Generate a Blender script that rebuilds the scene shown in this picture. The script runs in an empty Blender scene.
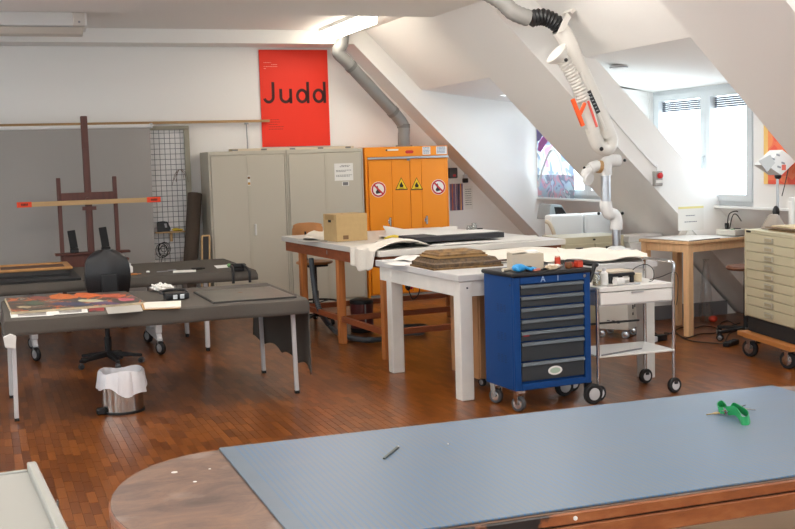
import bpy, bmesh, math, random
from mathutils import Vector, Matrix
random.seed(7)
SC = bpy.context.scene
COL = SC.collection
PI = math.pi

# ---------------------------------------------------------------- camera
FPX, CX, CY, CAMH = 1140.0, 397.5, 264.5, 1.8
yaw, pit, rol = math.radians(20.03), math.radians(5.29), math.radians(-1.72)
CF = Vector((math.sin(yaw)*math.cos(pit), math.cos(yaw)*math.cos(pit), -math.sin(pit)))
_r = Vector((math.cos(yaw), -math.sin(yaw), 0)); _u = _r.cross(CF)
CR = _r*math.cos(rol) + _u*math.sin(rol); CU = -_r*math.sin(rol) + _u*math.cos(rol)
CP = Vector((0, 0, CAMH))
cam_data = bpy.data.cameras.new('camera'); cam_data.sensor_width = 36.0
cam_data.lens = FPX*36.0/795.0; cam_data.clip_start = 0.05; cam_data.clip_end = 200
cam = bpy.data.objects.new('camera', cam_data); COL.objects.link(cam)
M = Matrix((CR, CU, -CF)).transposed().to_4x4(); M.translation = CP
cam.matrix_world = M
SC.camera = cam

def ray(x, y): return CR*((x-CX)/FPX) - CU*((y-CY)/FPX) + CF
def G(x, y, z=0.0):                       # photo pixel -> point on the level z
    d = ray(x, y); return CP + d*((z-CAMH)/d.z)
def PY(x, y, Y):                          # photo pixel -> point on the wall plane Y
    d = ray(x, y); return CP + d*(Y/d.y)
def PX(x, y, X):
    d = ray(x, y); return CP + d*(X/d.x)

# ---------------------------------------------------------------- light and exposure
SC.view_settings.view_transform = 'Standard'
SC.view_settings.look = 'None'
SC.view_settings.gamma = 1.0
SC.view_settings.use_curve_mapping = False
SC.view_settings.exposure = 0.42
world = bpy.data.worlds.new('daylight'); SC.world = world
world.use_nodes = True
wn = world.node_tree.nodes; wl = world.node_tree.links
bg = wn['Background']; bg.inputs[0].default_value = (0.80, 0.91, 1.0, 1); bg.inputs[1].default_value = 4.7

ROOF_IN, ROOF_OUT = 7.80, 8.33            # roof slope 45 deg: x + z = const
BEAM_Z, CEIL_Z = 3.256, 3.42
WX = 7.10                                 # plane of the dormer windows
BACK_Y = 14.3
SILL, HEAD = 1.23, 2.455
BAY = 3.69
win_spans = [(11.24, 13.84), (9.27, 11.08)] + [(7.66-k*BAY, 11.08-k*BAY) for k in (1, 2, 3)]  # unseen nearer dormers get widened windows to let in more daylight
extra_span = (7.56, 8.36)                 # unseen near-dormer window added to light the rafter, beyond the orange painting
ADDED_SKYLS = [(6.30, 6.94, 11.8, 13.30)] + [(6.02, 6.94, 7.56-k*BAY, 8.50-k*BAY) for k in range(4)]   # unseen roof windows added in the dormer ceilings for daylight: x0, x1, y0, y1
for a, b in win_spans+[extra_span]:       # sky portals in the window openings
    ld = bpy.data.lights.new('window_daylight', 'AREA'); ld.shape = 'RECTANGLE'
    ld.size = HEAD-SILL; ld.size_y = b-a
    ld.cycles.is_portal = True
    lo = bpy.data.objects.new('window_daylight', ld); COL.objects.link(lo)
    lo.location = (WX+0.2, (a+b)/2, (SILL+HEAD)/2); lo.rotation_euler = (0, PI/2, 0)
for SKYL in ADDED_SKYLS:
    ld = bpy.data.lights.new('window_daylight', 'AREA'); ld.shape = 'RECTANGLE'; ld.size = SKYL[1]-SKYL[0]; ld.size_y = SKYL[3]-SKYL[2]; ld.cycles.is_portal = True
    lo = bpy.data.objects.new('window_daylight', ld); COL.objects.link(lo); lo.location = ((SKYL[0]+SKYL[1])/2, (SKYL[2]+SKYL[3])/2, 2.80)
added_left_spans = [(10.3, 12.5), (7.0, 8.8), (3.3, 5.1), (-0.4, 1.4)]      # added, unseen windows of the left wall, z 0.95-2.45
added_rear_spans = [(-2.9, -0.7), (-0.3, 1.9), (2.3, 4.5)]                                  # rear wall windows, added out of view for overall brightness
for a, b in added_left_spans:
    ld = bpy.data.lights.new('window_daylight', 'AREA'); ld.shape = 'RECTANGLE'; ld.size = 1.5; ld.size_y = b-a; ld.cycles.is_portal = True
    lo = bpy.data.objects.new('window_daylight', ld); COL.objects.link(lo); lo.location = (-3.55, (a+b)/2, 1.7); lo.rotation_euler = (0, -PI/2, 0)
for a, b in added_rear_spans:
    ld = bpy.data.lights.new('window_daylight', 'AREA'); ld.shape = 'RECTANGLE'; ld.size = b-a; ld.size_y = 1.9; ld.cycles.is_portal = True
    lo = bpy.data.objects.new('window_daylight', ld); COL.objects.link(lo); lo.location = ((a+b)/2, -5.25, 1.85); lo.rotation_euler = (-PI/2, 0, PI)

# ---------------------------------------------------------------- materials
def lin(c):
    def f(v):
        v /= 255.0
        return v/12.92 if v <= 0.04045 else ((v+0.055)/1.055)**2.4
    return (f(c[0]), f(c[1]), f(c[2]), 1.0)
MATS = {}
def mat(name, rgb, rough=0.5, metal=0.0, var=0.0, scale=8.0, bump=0.0, stretch=None, rgb2=None, spec=0.5, trans=0.0, coat=0.0):
    if name in MATS: return MATS[name]
    m = bpy.data.materials.new(name); m.use_nodes = True
    n = m.node_tree.nodes; l = m.node_tree.links; p = n['Principled BSDF']
    p.inputs['Base Color'].default_value = lin(rgb)
    p.inputs['Roughness'].default_value = rough
    p.inputs['Metallic'].default_value = metal
    p.inputs['Specular IOR Level'].default_value = spec
    p.inputs['Transmission Weight'].default_value = trans
    p.inputs['Coat Weight'].default_value = coat
    if var or bump or rgb2:
        tc = n.new('ShaderNodeTexCoord'); mp = n.new('ShaderNodeMapping')
        if stretch: mp.inputs['Scale'].default_value = stretch
        l.new(tc.outputs['Object'], mp.inputs['Vector'])
        nz = n.new('ShaderNodeTexNoise'); nz.inputs['Scale'].default_value = scale; nz.inputs['Detail'].default_value = 6
        l.new(mp.outputs['Vector'], nz.inputs['Vector'])
        if var or rgb2:
            rp = n.new('ShaderNodeValToRGB')
            a = lin(rgb); b = lin(rgb2) if rgb2 else tuple(min(1, v*(1+var)) for v in a[:3])+(1,)
            if not rgb2: a = tuple(v*(1-var) for v in a[:3])+(1,)
            rp.color_ramp.elements[0].position = 0.32; rp.color_ramp.elements[1].position = 0.68
            rp.color_ramp.elements[0].color = a; rp.color_ramp.elements[1].color = b
            l.new(nz.outputs['Fac'], rp.inputs['Fac']); l.new(rp.outputs['Color'], p.inputs['Base Color'])
        if bump:
            bp = n.new('ShaderNodeBump'); bp.inputs['Strength'].default_value = bump; bp.inputs['Distance'].default_value = 0.004
            l.new(nz.outputs['Fac'], bp.inputs['Height']); l.new(bp.outputs['Normal'], p.inputs['Normal'])
    MATS[name] = m
    return m

def emit(name, rgb, strength):
    m = bpy.data.materials.new(name); m.use_nodes = True
    p = m.node_tree.nodes['Principled BSDF']
    p.inputs['Base Color'].default_value = lin(rgb)
    p.inputs['Emission Color'].default_value = lin(rgb); p.inputs['Emission Strength'].default_value = strength
    return m

def glass(name, tint=(1, 1, 1), gloss=0.06):
    m = bpy.data.materials.new(name); m.use_nodes = True
    n = m.node_tree.nodes; l = m.node_tree.links
    out = n['Material Output']; n.remove(n['Principled BSDF'])
    t = n.new('ShaderNodeBsdfTransparent'); t.inputs[0].default_value = tint+(1,)
    g = n.new('ShaderNodeBsdfGlossy'); g.inputs['Roughness'].default_value = 0.02
    mx = n.new('ShaderNodeMixShader'); mx.inputs[0].default_value = gloss
    l.new(t.outputs[0], mx.inputs[1]); l.new(g.outputs[0], mx.inputs[2]); l.new(mx.outputs[0], out.inputs[0])
    return m

def wood_block_mat(name, use_attr):
    m = bpy.data.materials.new(name); m.use_nodes = True
    n = m.node_tree.nodes; l = m.node_tree.links; p = n['Principled BSDF']
    tc = n.new('ShaderNodeTexCoord')
    if use_attr:
        a = n.new('ShaderNodeAttribute'); a.attribute_name = 'rnd'; rnd = a.outputs['Fac']
    else:
        a = n.new('ShaderNodeObjectInfo'); rnd = a.outputs['Random']
    geo = n.new('ShaderNodeNewGeometry')
    rp = n.new('ShaderNodeValToRGB'); e = rp.color_ramp.elements
    e[0].position = 0; e[0].color = lin((94, 46, 12)); e[1].position = 1; e[1].color = lin((138, 78, 27))
    x = e.new(0.5); x.color = lin((117, 63, 18))
    l.new(rnd, rp.inputs['Fac'])
    mp = n.new('ShaderNodeMapping'); mp.inputs['Scale'].default_value = (60, 5, 1)
    l.new(geo.outputs['Position'], mp.inputs['Vector'])
    nz = n.new('ShaderNodeTexNoise'); nz.noise_dimensions = '2D'; nz.inputs['Scale'].default_value = 1.5; nz.inputs['Detail'].default_value = 4
    l.new(mp.outputs['Vector'], nz.inputs['Vector'])
    mr = n.new('ShaderNodeMapRange'); mr.inputs[3].default_value = 0.78; mr.inputs[4].default_value = 1.18
    l.new(nz.outputs['Fac'], mr.inputs[0])
    mx = n.new('ShaderNodeMix'); mx.data_type = 'RGBA'; mx.blend_type = 'MULTIPLY'; mx.inputs[0].default_value = 1
    l.new(rp.outputs['Color'], mx.inputs[6]); l.new(mr.outputs[0], mx.inputs[7])
    l.new(mx.outputs[2], p.inputs['Base Color'])
    p.inputs['Roughness'].default_value = 0.30
    p.inputs['Specular IOR Level'].default_value = 0.5
    return m

WHITE = mat('white_plaster', (240, 238, 234), 0.85, bump=0.05, scale=60)
WHITE_B = mat('white_paint', (232, 231, 228), 0.5)
CREAMW = mat('offwhite_paint', (214, 210, 198), 0.5, var=0.05, scale=6)
STEEL = mat('beige_grey_steel', (192, 185, 168), 0.45)
STEEL_D = mat('beige_grey_steel_side', (158, 150, 131), 0.5)
ORANGE = mat('orange_enamel', (247, 148, 20), 0.4)
RED = mat('poster_red', (238, 46, 14), 0.6)
BLACK = mat('black_plastic', (22, 22, 24), 0.45)
BLACKM = mat('black_matte', (30, 29, 30), 0.8)
RUBBER = mat('black_rubber', (26, 26, 27), 0.7)
CHROME = mat('chrome', (200, 200, 200), 0.18, 1.0)
ALU = mat('aluminium', (196, 200, 205), 0.35, 1.0)
GREYM = mat('grey_metal', (150, 150, 152), 0.45, 0.6)
WLEG = mat('light_grey_enamel', (205, 204, 205), 0.4)
FELT = mat('grey_felt', (95, 90, 84), 0.95, var=0.06, scale=260, spec=0.1, bump=0.3)
BACKDROP = mat('grey_fabric', (164, 160, 155), 0.9, var=0.03, scale=300, spec=0.1)
WOOD_RED = mat('dark_red_wood', (92, 50, 40), 0.5, var=0.18, scale=3, stretch=(14, 14, 1.2))
WOOD_LEG = mat('orange_brown_wood', (190, 118, 62), 0.5, var=0.15, scale=3, stretch=(14, 14, 1.2))
WOOD_DK = mat('red_brown_wood', (146, 78, 44), 0.5, var=0.15, scale=3, stretch=(3, 3, 10))
PINE = mat('pine_wood', (224, 180, 134), 0.5, var=0.10, scale=3, stretch=(10, 10, 1.2))
BATTEN = mat('pale_wood', (196, 160, 112), 0.6, var=0.08, scale=3, stretch=(1, 12, 12))
PLY = mat('plywood', (176, 130, 88), 0.5, var=0.08, scale=3, stretch=(8, 8, 1))
CARD = mat('cardboard', (190, 160, 112), 0.85, var=0.04, scale=20)
PAPER = mat('white_paper', (232, 230, 224), 0.9)
CREAM = mat('cream_paper', (230, 224, 211), 0.9, var=0.03, scale=14)
LINEN = mat('offwhite_cloth', (232, 225, 212), 0.95, bump=0.3, scale=60, var=0.03)
BLUE = mat('blue_enamel', (8, 62, 122), 0.45, spec=0.3)
DGREY = mat('dark_grey_drawer', (46, 52, 56), 0.45)
DGREY2 = mat('drawer_grip', (92, 98, 102), 0.4, 0.4)
DUCT = mat('grey_duct', (136, 136, 134), 0.5)
CHESTM = mat('beige_enamel', (196, 188, 158), 0.45)
DARKLINE = mat('dark_slot', (70, 66, 58), 0.8)  # dark infill of the label slots
LABEL_G = mat('silver_label_frame', (190, 186, 170), 0.35, 0.5)
SKIRT = mat('dark_grey_skirting', (126, 126, 130), 0.6)
ORP = mat('orange_plastic', (240, 92, 30), 0.45)
REDP = mat('red_plastic', (196, 32, 36), 0.4)
INK = mat('black_ink', (40, 28, 26), 0.7)
INKG = mat('grey_ink', (120, 118, 116), 0.8)
WHITE_INK = mat('white_ink', (240, 236, 230), 0.7)

# ---------------------------------------------------------------- mesh helpers
class MB:
    def __init__(s): s.v = []; s.f = []; s.mi = []; s.m = 0; s.R = None
    def add(s, vs, fs):
        o = len(s.v)
        for q in vs:
            q = Vector(q)
            if s.R is not None: q = s.R @ q
            s.v.append(q)
        for f in fs: s.f.append([i+o for i in f]); s.mi.append(s.m)
        return s
    def box(s, x0, x1, y0, y1, z0, z1):
        return s.add([(x0,y0,z0),(x1,y0,z0),(x1,y1,z0),(x0,y1,z0),(x0,y0,z1),(x1,y0,z1),(x1,y1,z1),(x0,y1,z1)],
              [(3,2,1,0),(4,5,6,7),(0,1,5,4),(1,2,6,5),(2,3,7,6),(3,0,4,7)])
    def cbox(s, c, w, d, h, rz=0.0):      # base centre, rotated about z
        c = Vector(c); k, q = math.cos(rz), math.sin(rz); P = []
        for z in (0, h):
            for a, b in ((-1,-1),(1,-1),(1,1),(-1,1)):
                x, y = a*w/2, b*d/2; P.append((c.x+x*k-y*q, c.y+x*q+y*k, c.z+z))
        return s.add(P, [(3,2,1,0),(4,5,6,7),(0,1,5,4),(1,2,6,5),(2,3,7,6),(3,0,4,7)])
    def bar(s, p0, p1, w, h, up=(0,0,1)):     # rectangular section along a line
        p0 = Vector(p0); p1 = Vector(p1); d = (p1-p0).normalized(); up = Vector(up)
        if abs(d.dot(up)) > 0.98: up = Vector((1, 0, 0))
        a = d.cross(up).normalized(); b = a.cross(d)
        P = []
        for p in (p0, p1):
            for i, j in ((-1,-1),(1,-1),(1,1),(-1,1)): P.append(p + a*(i*w/2) + b*(j*h/2))
        return s.add(P, [(0,1,2,3),(7,6,5,4),(0,4,5,1),(1,5,6,2),(2,6,7,3),(3,7,4,0)])
    def cyl(s, p0, p1, r0, r1=None, n=14, cap=True):
        if r1 is None: r1 = r0
        p0 = Vector(p0); p1 = Vector(p1); d = (p1-p0).normalized()
        a = d.orthogonal().normalized(); b = d.cross(a); P = []
        for p, r in ((p0, r0), (p1, r1)):
            for i in range(n):
                t = 2*PI*i/n; P.append(p + a*(r*math.cos(t)) + b*(r*math.sin(t)))
        F = [(i, (i+1) % n, n+(i+1) % n, n+i) for i in range(n)]
        if cap: F += [tuple(range(n-1, -1, -1)), tuple(range(n, 2*n))]
        return s.add(P, F)
    def tube(s, pts, r, n=8, sub=0, closed=False):
        pts = [Vector(p) for p in pts]
        if sub: pts = spline(pts, sub, closed)
        N = len(pts); P = []; F = []; a = None
        for i, p in enumerate(pts):
            q0 = pts[i-1] if (i or closed) else pts[0]; q1 = pts[(i+1) % N] if (i < N-1 or closed) else pts[-1]
            d = (q1-q0).normalized()
            a = d.orthogonal().normalized() if a is None else (a - d*a.dot(d)).normalized()
            b = d.cross(a); rr = r[min(len(r)-1, i*len(r)//N)] if isinstance(r, (list, tuple)) else (r(i/(N-1)) if callable(r) else r)
            for k in range(n):
                t = 2*PI*k/n; P.append(p + a*(rr*math.cos(t)) + b*(rr*math.sin(t)))
        for i in range(N if closed else N-1):
            j = (i+1) % N
            for k in range(n): F.append((i*n+k, i*n+(k+1) % n, j*n+(k+1) % n, j*n+k))
        if not closed: F += [tuple(range(n-1, -1, -1)), tuple(range((N-1)*n, N*n))]
        return s.add(P, F)
    def lathe(s, prof, c=(0,0,0), n=20, axis=None, cap=True):
        c = Vector(c); P = []; F = []
        ax = Vector(axis).normalized() if axis else Vector((0,0,1)); a = ax.orthogonal().normalized(); b = ax.cross(a)
        for r, z in prof:
            for i in range(n):
                t = 2*PI*i/n; P.append(c + ax*z + a*(r*math.cos(t)) + b*(r*math.sin(t)))
        for j in range(len(prof)-1):
            for i in range(n): F.append((j*n+i, j*n+(i+1) % n, (j+1)*n+(i+1) % n, (j+1)*n+i))
        if cap: F += [tuple(range(n-1, -1, -1)), tuple(range((len(prof)-1)*n, len(prof)*n))]
        return s.add(P, F)
    def ball(s, c, r, n=12, m=8):
        if not isinstance(r, (tuple, list)): r = (r, r, r)
        c = Vector(c); P = [c+Vector((0,0,-r[2]))]; F = []
        for j in range(1, m):
            ph = -PI/2+PI*j/m
            for i in range(n):
                t = 2*PI*i/n; P.append(c+Vector((r[0]*math.cos(ph)*math.cos(t), r[1]*math.cos(ph)*math.sin(t), r[2]*math.sin(ph))))
        P.append(c+Vector((0,0,r[2]))); T = len(P)-1
        for i in range(n): F.append((0, 1+(i+1) % n, 1+i)); F.append((T, 1+(m-2)*n+i, 1+(m-2)*n+(i+1) % n))
        for j in range(m-2):
            for i in range(n): F.append((1+j*n+i, 1+j*n+(i+1) % n, 1+(j+1)*n+(i+1) % n, 1+(j+1)*n+i))
        return s.add(P, F)
    def prism(s, poly, t0, t1, axis='z'):     # polygon extruded along an axis
        n = len(poly)
        f = {'z': lambda a, b, t: (a, b, t), 'y': lambda a, b, t: (a, t, b), 'x': lambda a, b, t: (t, a, b)}[axis]
        P = [f(a, b, t0) for a, b in poly] + [f(a, b, t1) for a, b in poly]
        F = [tuple(range(n-1, -1, -1)), tuple(range(n, 2*n))] + [(i, (i+1) % n, n+(i+1) % n, n+i) for i in range(n)]
        return s.add(P, F)
    def slab(s, quad, th):                    # four points (counter-clockwise from above) with thickness th downwards
        q = [Vector(p) for p in quad]
        return s.add(q+[p-Vector((0,0,th)) for p in q], [(0,1,2,3),(7,6,5,4),(1,0,4,5),(2,1,5,6),(3,2,6,7),(0,3,7,4)])
    def sheet(s, fn, nu, nv, th=0.003):       # fn(u,v)->point, closed thin sheet
        P = []; F = []; W = nu+1
        if th == 0:
            for j in range(nv+1):
                for i in range(nu+1): P.append(Vector(fn(i/nu, j/nv)))
            return s.add(P, [(j*W+i, j*W+i+1, (j+1)*W+i+1, (j+1)*W+i) for j in range(nv) for i in range(nu)])
        for k in range(2):
            for j in range(nv+1):
                for i in range(nu+1):
                    p = Vector(fn(i/nu, j/nv)); P.append(p - Vector((0,0,th*k)))
        o = W*(nv+1)
        for j in range(nv):
            for i in range(nu):
                a = j*W+i; F.append((a, a+1, a+W+1, a+W)); F.append((o+a, o+a+W, o+a+W+1, o+a+1))
        for i in range(nu):
            F.append((i, o+i, o+i+1, i+1)); a = nv*W+i; F.append((a, a+1, o+a+1, o+a))
        for j in range(nv):
            a = j*W; F.append((a, a+W, o+a+W, o+a)); a = j*W+nu; F.append((a, o+a, o+a+W, a+W))
        return s.add(P, F)
    def mesh(s, name, mats, smooth=False, bevel=0.0, seg=1):
        me = bpy.data.meshes.new(name)
        me.from_pydata([tuple(v) for v in s.v], [], s.f)
        if not isinstance(mats, (list, tuple)): mats = [mats]
        for m in mats: me.materials.append(m)
        if len(mats) > 1: me.polygons.foreach_set('material_index', s.mi)
        bm = bmesh.new(); bm.from_mesh(me)
        bmesh.ops.recalc_face_normals(bm, faces=bm.faces)
        if bevel:
            ed = [e for e in bm.edges if len(e.link_faces) == 2 and e.calc_face_angle(0) > 0.5]
            bmesh.ops.bevel(bm, geom=ed, offset=bevel, segments=seg, profile=0.6, affect='EDGES', clamp_overlap=True)
        bm.to_mesh(me); bm.free()
        if smooth:
            me.polygons.foreach_set('use_smooth', [True]*len(me.polygons))
            me.set_sharp_from_angle(angle=0.65)
        me.update(); return me

def spline(pts, sub, closed=False):
    out = []; N = len(pts)
    for i in range(N if closed else N-1):
        if closed: p = [pts[(i+k-1) % N] for k in range(4)]
        else: p = [pts[max(0, i-1)], pts[i], pts[i+1], pts[min(N-1, i+2)]]
        for k in range(sub):
            t = k/sub
            out.append(0.5*((2*p[1]) + (p[2]-p[0])*t + (2*p[0]-5*p[1]+4*p[2]-p[3])*t*t + (3*p[1]-p[0]-3*p[2]+p[3])*t**3))
    if not closed: out.append(pts[-1])
    return out

def link(name, me, parent=None):
    o = bpy.data.objects.new(name, me); COL.objects.link(o)
    if parent is not None: o.parent = parent
    return o
def tag(o, label, cat, group=None):
    o['label'] = label; o['category'] = cat
    if group: o['group'] = group
    return o
def thing(name, label, cat, loc=(0,0,0), rz=0.0, group=None):
    o = bpy.data.objects.new(name, None); COL.objects.link(o); o.empty_display_size = 0.1
    o.location = loc; o.rotation_euler = (0, 0, rz)
    return tag(o, label, cat, group)
def part(parent, name, mb, m, smooth=False, bevel=0.0, label=None, seg=1):
    o = link(name, mb.mesh(name, m, smooth, bevel, seg), parent)
    if label: o['label'] = label
    return o
def single(name, label, cat, mb, m, loc=(0,0,0), rz=0.0, group=None, smooth=False, bevel=0.0, seg=1):
    o = link(name, mb.mesh(name, m, smooth, bevel, seg)); o.location = loc; o.rotation_euler = (0, 0, rz)
    return tag(o, label, cat, group)
def struct(name, mb, m, parent=None, bevel=0.0, smooth=False):
    o = link(name, mb.mesh(name, m, smooth, bevel), parent)
    if parent is None: o['kind'] = 'structure'
    return o
def text_mesh(txt, size, name, m, extrude=0.0008, align='CENTER'):
    cu = bpy.data.curves.new(name, 'FONT'); cu.body = txt; cu.size = size; cu.extrude = extrude
    cu.align_x = align; cu.align_y = 'CENTER'; cu.resolution_u = 3
    o = bpy.data.objects.new(name, cu); COL.objects.link(o)
    dg = bpy.context.evaluated_depsgraph_get()
    me = bpy.data.meshes.new_from_object(o.evaluated_get(dg)); me.name = name
    me.materials.clear(); me.materials.append(m)
    bpy.data.objects.remove(o); return me
def copy_tree(o, parent=None):
    c = o.copy(); COL.objects.link(c); c.parent = parent
    for ch in list(o.children): copy_tree(ch, c)
    return c
def B(): return MB()
def local(o_loc, rz, p):                   # world point -> local of a thing at o_loc turned rz
    d = Vector(p)-Vector(o_loc); k, q = math.cos(rz), math.sin(rz)
    return Vector((d.x*k+d.y*q, -d.x*q+d.y*k, d.z))

# ================================================================= THE ROOM
floor = struct('floor', B().box(-3.5, 8.6, -5, 14.4, -0.12, -0.005), mat('dark_joint', (92, 54, 26), 0.6))
BLK_A = wood_block_mat('oiled_oak_block', False); BLK_S = wood_block_mat('oiled_oak_blocks', True)
bw, bl, gap = 0.05, 0.22, 0.0007
near = []; rest = []
x = -3.29
rng = random.Random(3)
while x < 8.55:
    y = -4.98 - rng.random()*bl
    while y < 14.3:
        y0, y1 = max(y, -4.98), min(y+bl, 14.3)
        if y1-y0 > 0.05:
            c = Vector(((x+bw/2), (y0+y1)/2, 0)); d = c-CP; zz = d.dot(CF)
            ok = False
            if zz > 3 and y1-y0 > bl-0.01:
                px, py = CX+FPX*d.dot(CR)/zz, CY-FPX*d.dot(CU)/zz
                if -5 < px < 420 and 380 < py < 545 and not (px > 105 and py > 448+(160-px)*0.5 and py > 440) and not (px < 34 and py > 466): ok = True
            (near if ok else rest).append((c, y0, y1))
        y += bl
    x += bw
near.sort(key=lambda t: (t[0]-CP).length)
rest += near[300:]; near = near[:300]
blk = B().box(-bw/2+gap/2, bw/2-gap/2, -bl/2+gap/2, bl/2-gap/2, -0.02, 0).mesh('floor_block', BLK_A, bevel=0.0012)
for c, y0, y1 in near:
    o = link('floor_block', blk, floor); o.location = c
mb = B(); rv = []
for c, y0, y1 in rest:
    mb.add([(c.x-bw/2+gap/2, y0+gap/2, 0), (c.x+bw/2-gap/2, y0+gap/2, 0), (c.x+bw/2-gap/2, y1-gap/2, 0), (c.x-bw/2+gap/2, y1-gap/2, 0),
            (c.x-bw/2+gap/2, y0+gap/2, -0.006), (c.x+bw/2-gap/2, y0+gap/2, -0.006), (c.x+bw/2-gap/2, y1-gap/2, -0.006), (c.x-bw/2+gap/2, y1-gap/2, -0.006)],
           [(0,1,2,3),(1,0,4,5),(2,1,5,6),(3,2,6,7),(0,3,7,4)])
    rv += [rng.random()]*5
me = bpy.data.meshes.new('floor_blocks'); me.from_pydata([tuple(v) for v in mb.v], [], mb.f); me.materials.append(BLK_S)
at = me.attributes.new('rnd', 'FLOAT', 'FACE'); at.data.foreach_set('value', rv)
o = link('far_floor_blocks', me, floor); o['kind'] = 'stuff'

struct('wall_back', B().box(-3.5, 8.7, BACK_Y, BACK_Y+0.2, -0.1, 3.6), WHITE)
mb = B(); edges = [-5.0]                   # left wall with its added windows
for a, b in sorted(added_left_spans): edges += [a, b]
edges.append(BACK_Y)
for k in range(0, len(edges), 2): mb.box(-3.5, -3.3, edges[k], edges[k+1], -0.1, 3.6)
for a, b in added_left_spans: mb.box(-3.5, -3.3, a, b, -0.1, 0.95).box(-3.5, -3.3, a, b, 2.45, 3.6)
struct('wall_left', mb, WHITE)
mb = B(); edges = [-3.5]
for a, b in added_rear_spans: edges += [a, b]
edges.append(8.7)
for k in range(0, len(edges), 2): mb.box(edges[k], edges[k+1], -5.2, -5.0, -0.1, 3.6)
for a, b in added_rear_spans: mb.box(a, b, -5.2, -5.0, -0.1, 0.9).box(a, b, -5.2, -5.0, 2.8, 3.6)
struct('wall_rear', mb, WHITE)
struct('ceiling', B().box(-3.4, 4.95, -5, BACK_Y, CEIL_Z, CEIL_Z+0.15), WHITE)
frames = [(13.825, BACK_Y), (9.87, 11.16), (6.25, 7.47), (6.25-BAY, 7.47-BAY), (6.25-2*BAY, 7.47-2*BAY), (-5.0, 7.47-3*BAY)]
for i, (a, b) in enumerate(frames):        # portal frames: ceiling beam and boxed rafter in one
    c = ROOF_IN-BEAM_Z
    struct('trim_%d' % (i+1), B().prism([(-3.35, BEAM_Z), (c, BEAM_Z), (ROOF_IN, 0), (ROOF_OUT+0.1, 0), (ROOF_OUT-3.5+0.1, 3.5), (-3.35, 3.5)], a, b, 'y'), WHITE)
bays = [(11.16, 13.825, 8.12, 2.676), (7.47, 9.87, 8.33, 2.73)] + [(7.47-k*BAY, 9.87-k*BAY, 8.33, 2.73) for k in (1, 2, 3)]
for i, (a, b, s, zl) in enumerate(bays):
    x1 = s-zl
    struct('ceiling_slope', B().prism([(s-CEIL_Z, CEIL_Z), (x1, zl), (x1+0.12, zl), (x1+0.35, zl+0.3), (s-CEIL_Z+0.3, CEIL_Z+0.15)], a, b, 'y'), WHITE)
    yb = 13.90 if i == 0 else b+1.24           # dormer runs on behind the rafter box up to its far cheek
    def dc(xa, xb, ya, yc):                 # strip of the sloping dormer ceiling
        zf = lambda q: zl+(HEAD-zl)*(q-x1)/(WX+0.05-x1)
        struct('ceiling_dormer', B().prism([(xa, zf(xa)), (xb, zf(xb)), (xb, zf(xb)+0.12), (xa, zf(xa)+0.12)], ya, yc, 'y'), WHITE)
    SKYL = ADDED_SKYLS[i]
    if True:
        dc(x1, WX+0.2, a-0.05, SKYL[2]); dc(x1, WX+0.2, SKYL[3], yb+0.06); dc(x1, SKYL[0], SKYL[2], SKYL[3]); dc(SKYL[1], WX+0.2, SKYL[2], SKYL[3])
    struct('wall_dormer_cheek', B().prism([(ROOF_OUT-2.8+0.02, 2.8), (WX+0.2, 2.8), (WX+0.2, 1.1), (ROOF_OUT-1.1+0.02, 1.1)], yb if i else 13.88, (yb+0.09 if i else 14.02), 'y'), WHITE)
    struct('wall_under_sill', B().prism([(WX, SILL), (ROOF_OUT, 0), (ROOF_OUT+0.25, 0), (WX+0.25, SILL)], a-0.05, yb, 'y'), WHITE)
    if i == 4: struct('wall_dormer_side', B().prism([(ROOF_OUT-2.8+0.02, 2.8), (WX+0.2, 2.8), (WX+0.2, 1.1), (ROOF_OUT-1.1+0.02, 1.1)], a-0.22, a-0.06, 'y'), WHITE)
    w0, w1 = win_spans[i]
    mb = B()
    if i == 1:
        mb.box(WX, WX+0.18, extra_span[1], w0, SILL, HEAD+0.04).box(WX, WX+0.18, a-0.03, extra_span[0], SILL, HEAD+0.04)
    elif w0 > a: mb.box(WX, WX+0.18, a-0.06, w0, SILL, HEAD+0.04)
    if yb-w1 > 0.03: mb.box(WX, WX+0.18, w1, yb+0.02, SILL, HEAD+0.04)
    if mb.v: struct('wall_window', mb, WHITE)
    struct('trim_sill', B().box(WX-0.03, WX+0.2, a, yb-0.02, SILL-0.03, SILL), WHITE_B, bevel=0.006)

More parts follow.
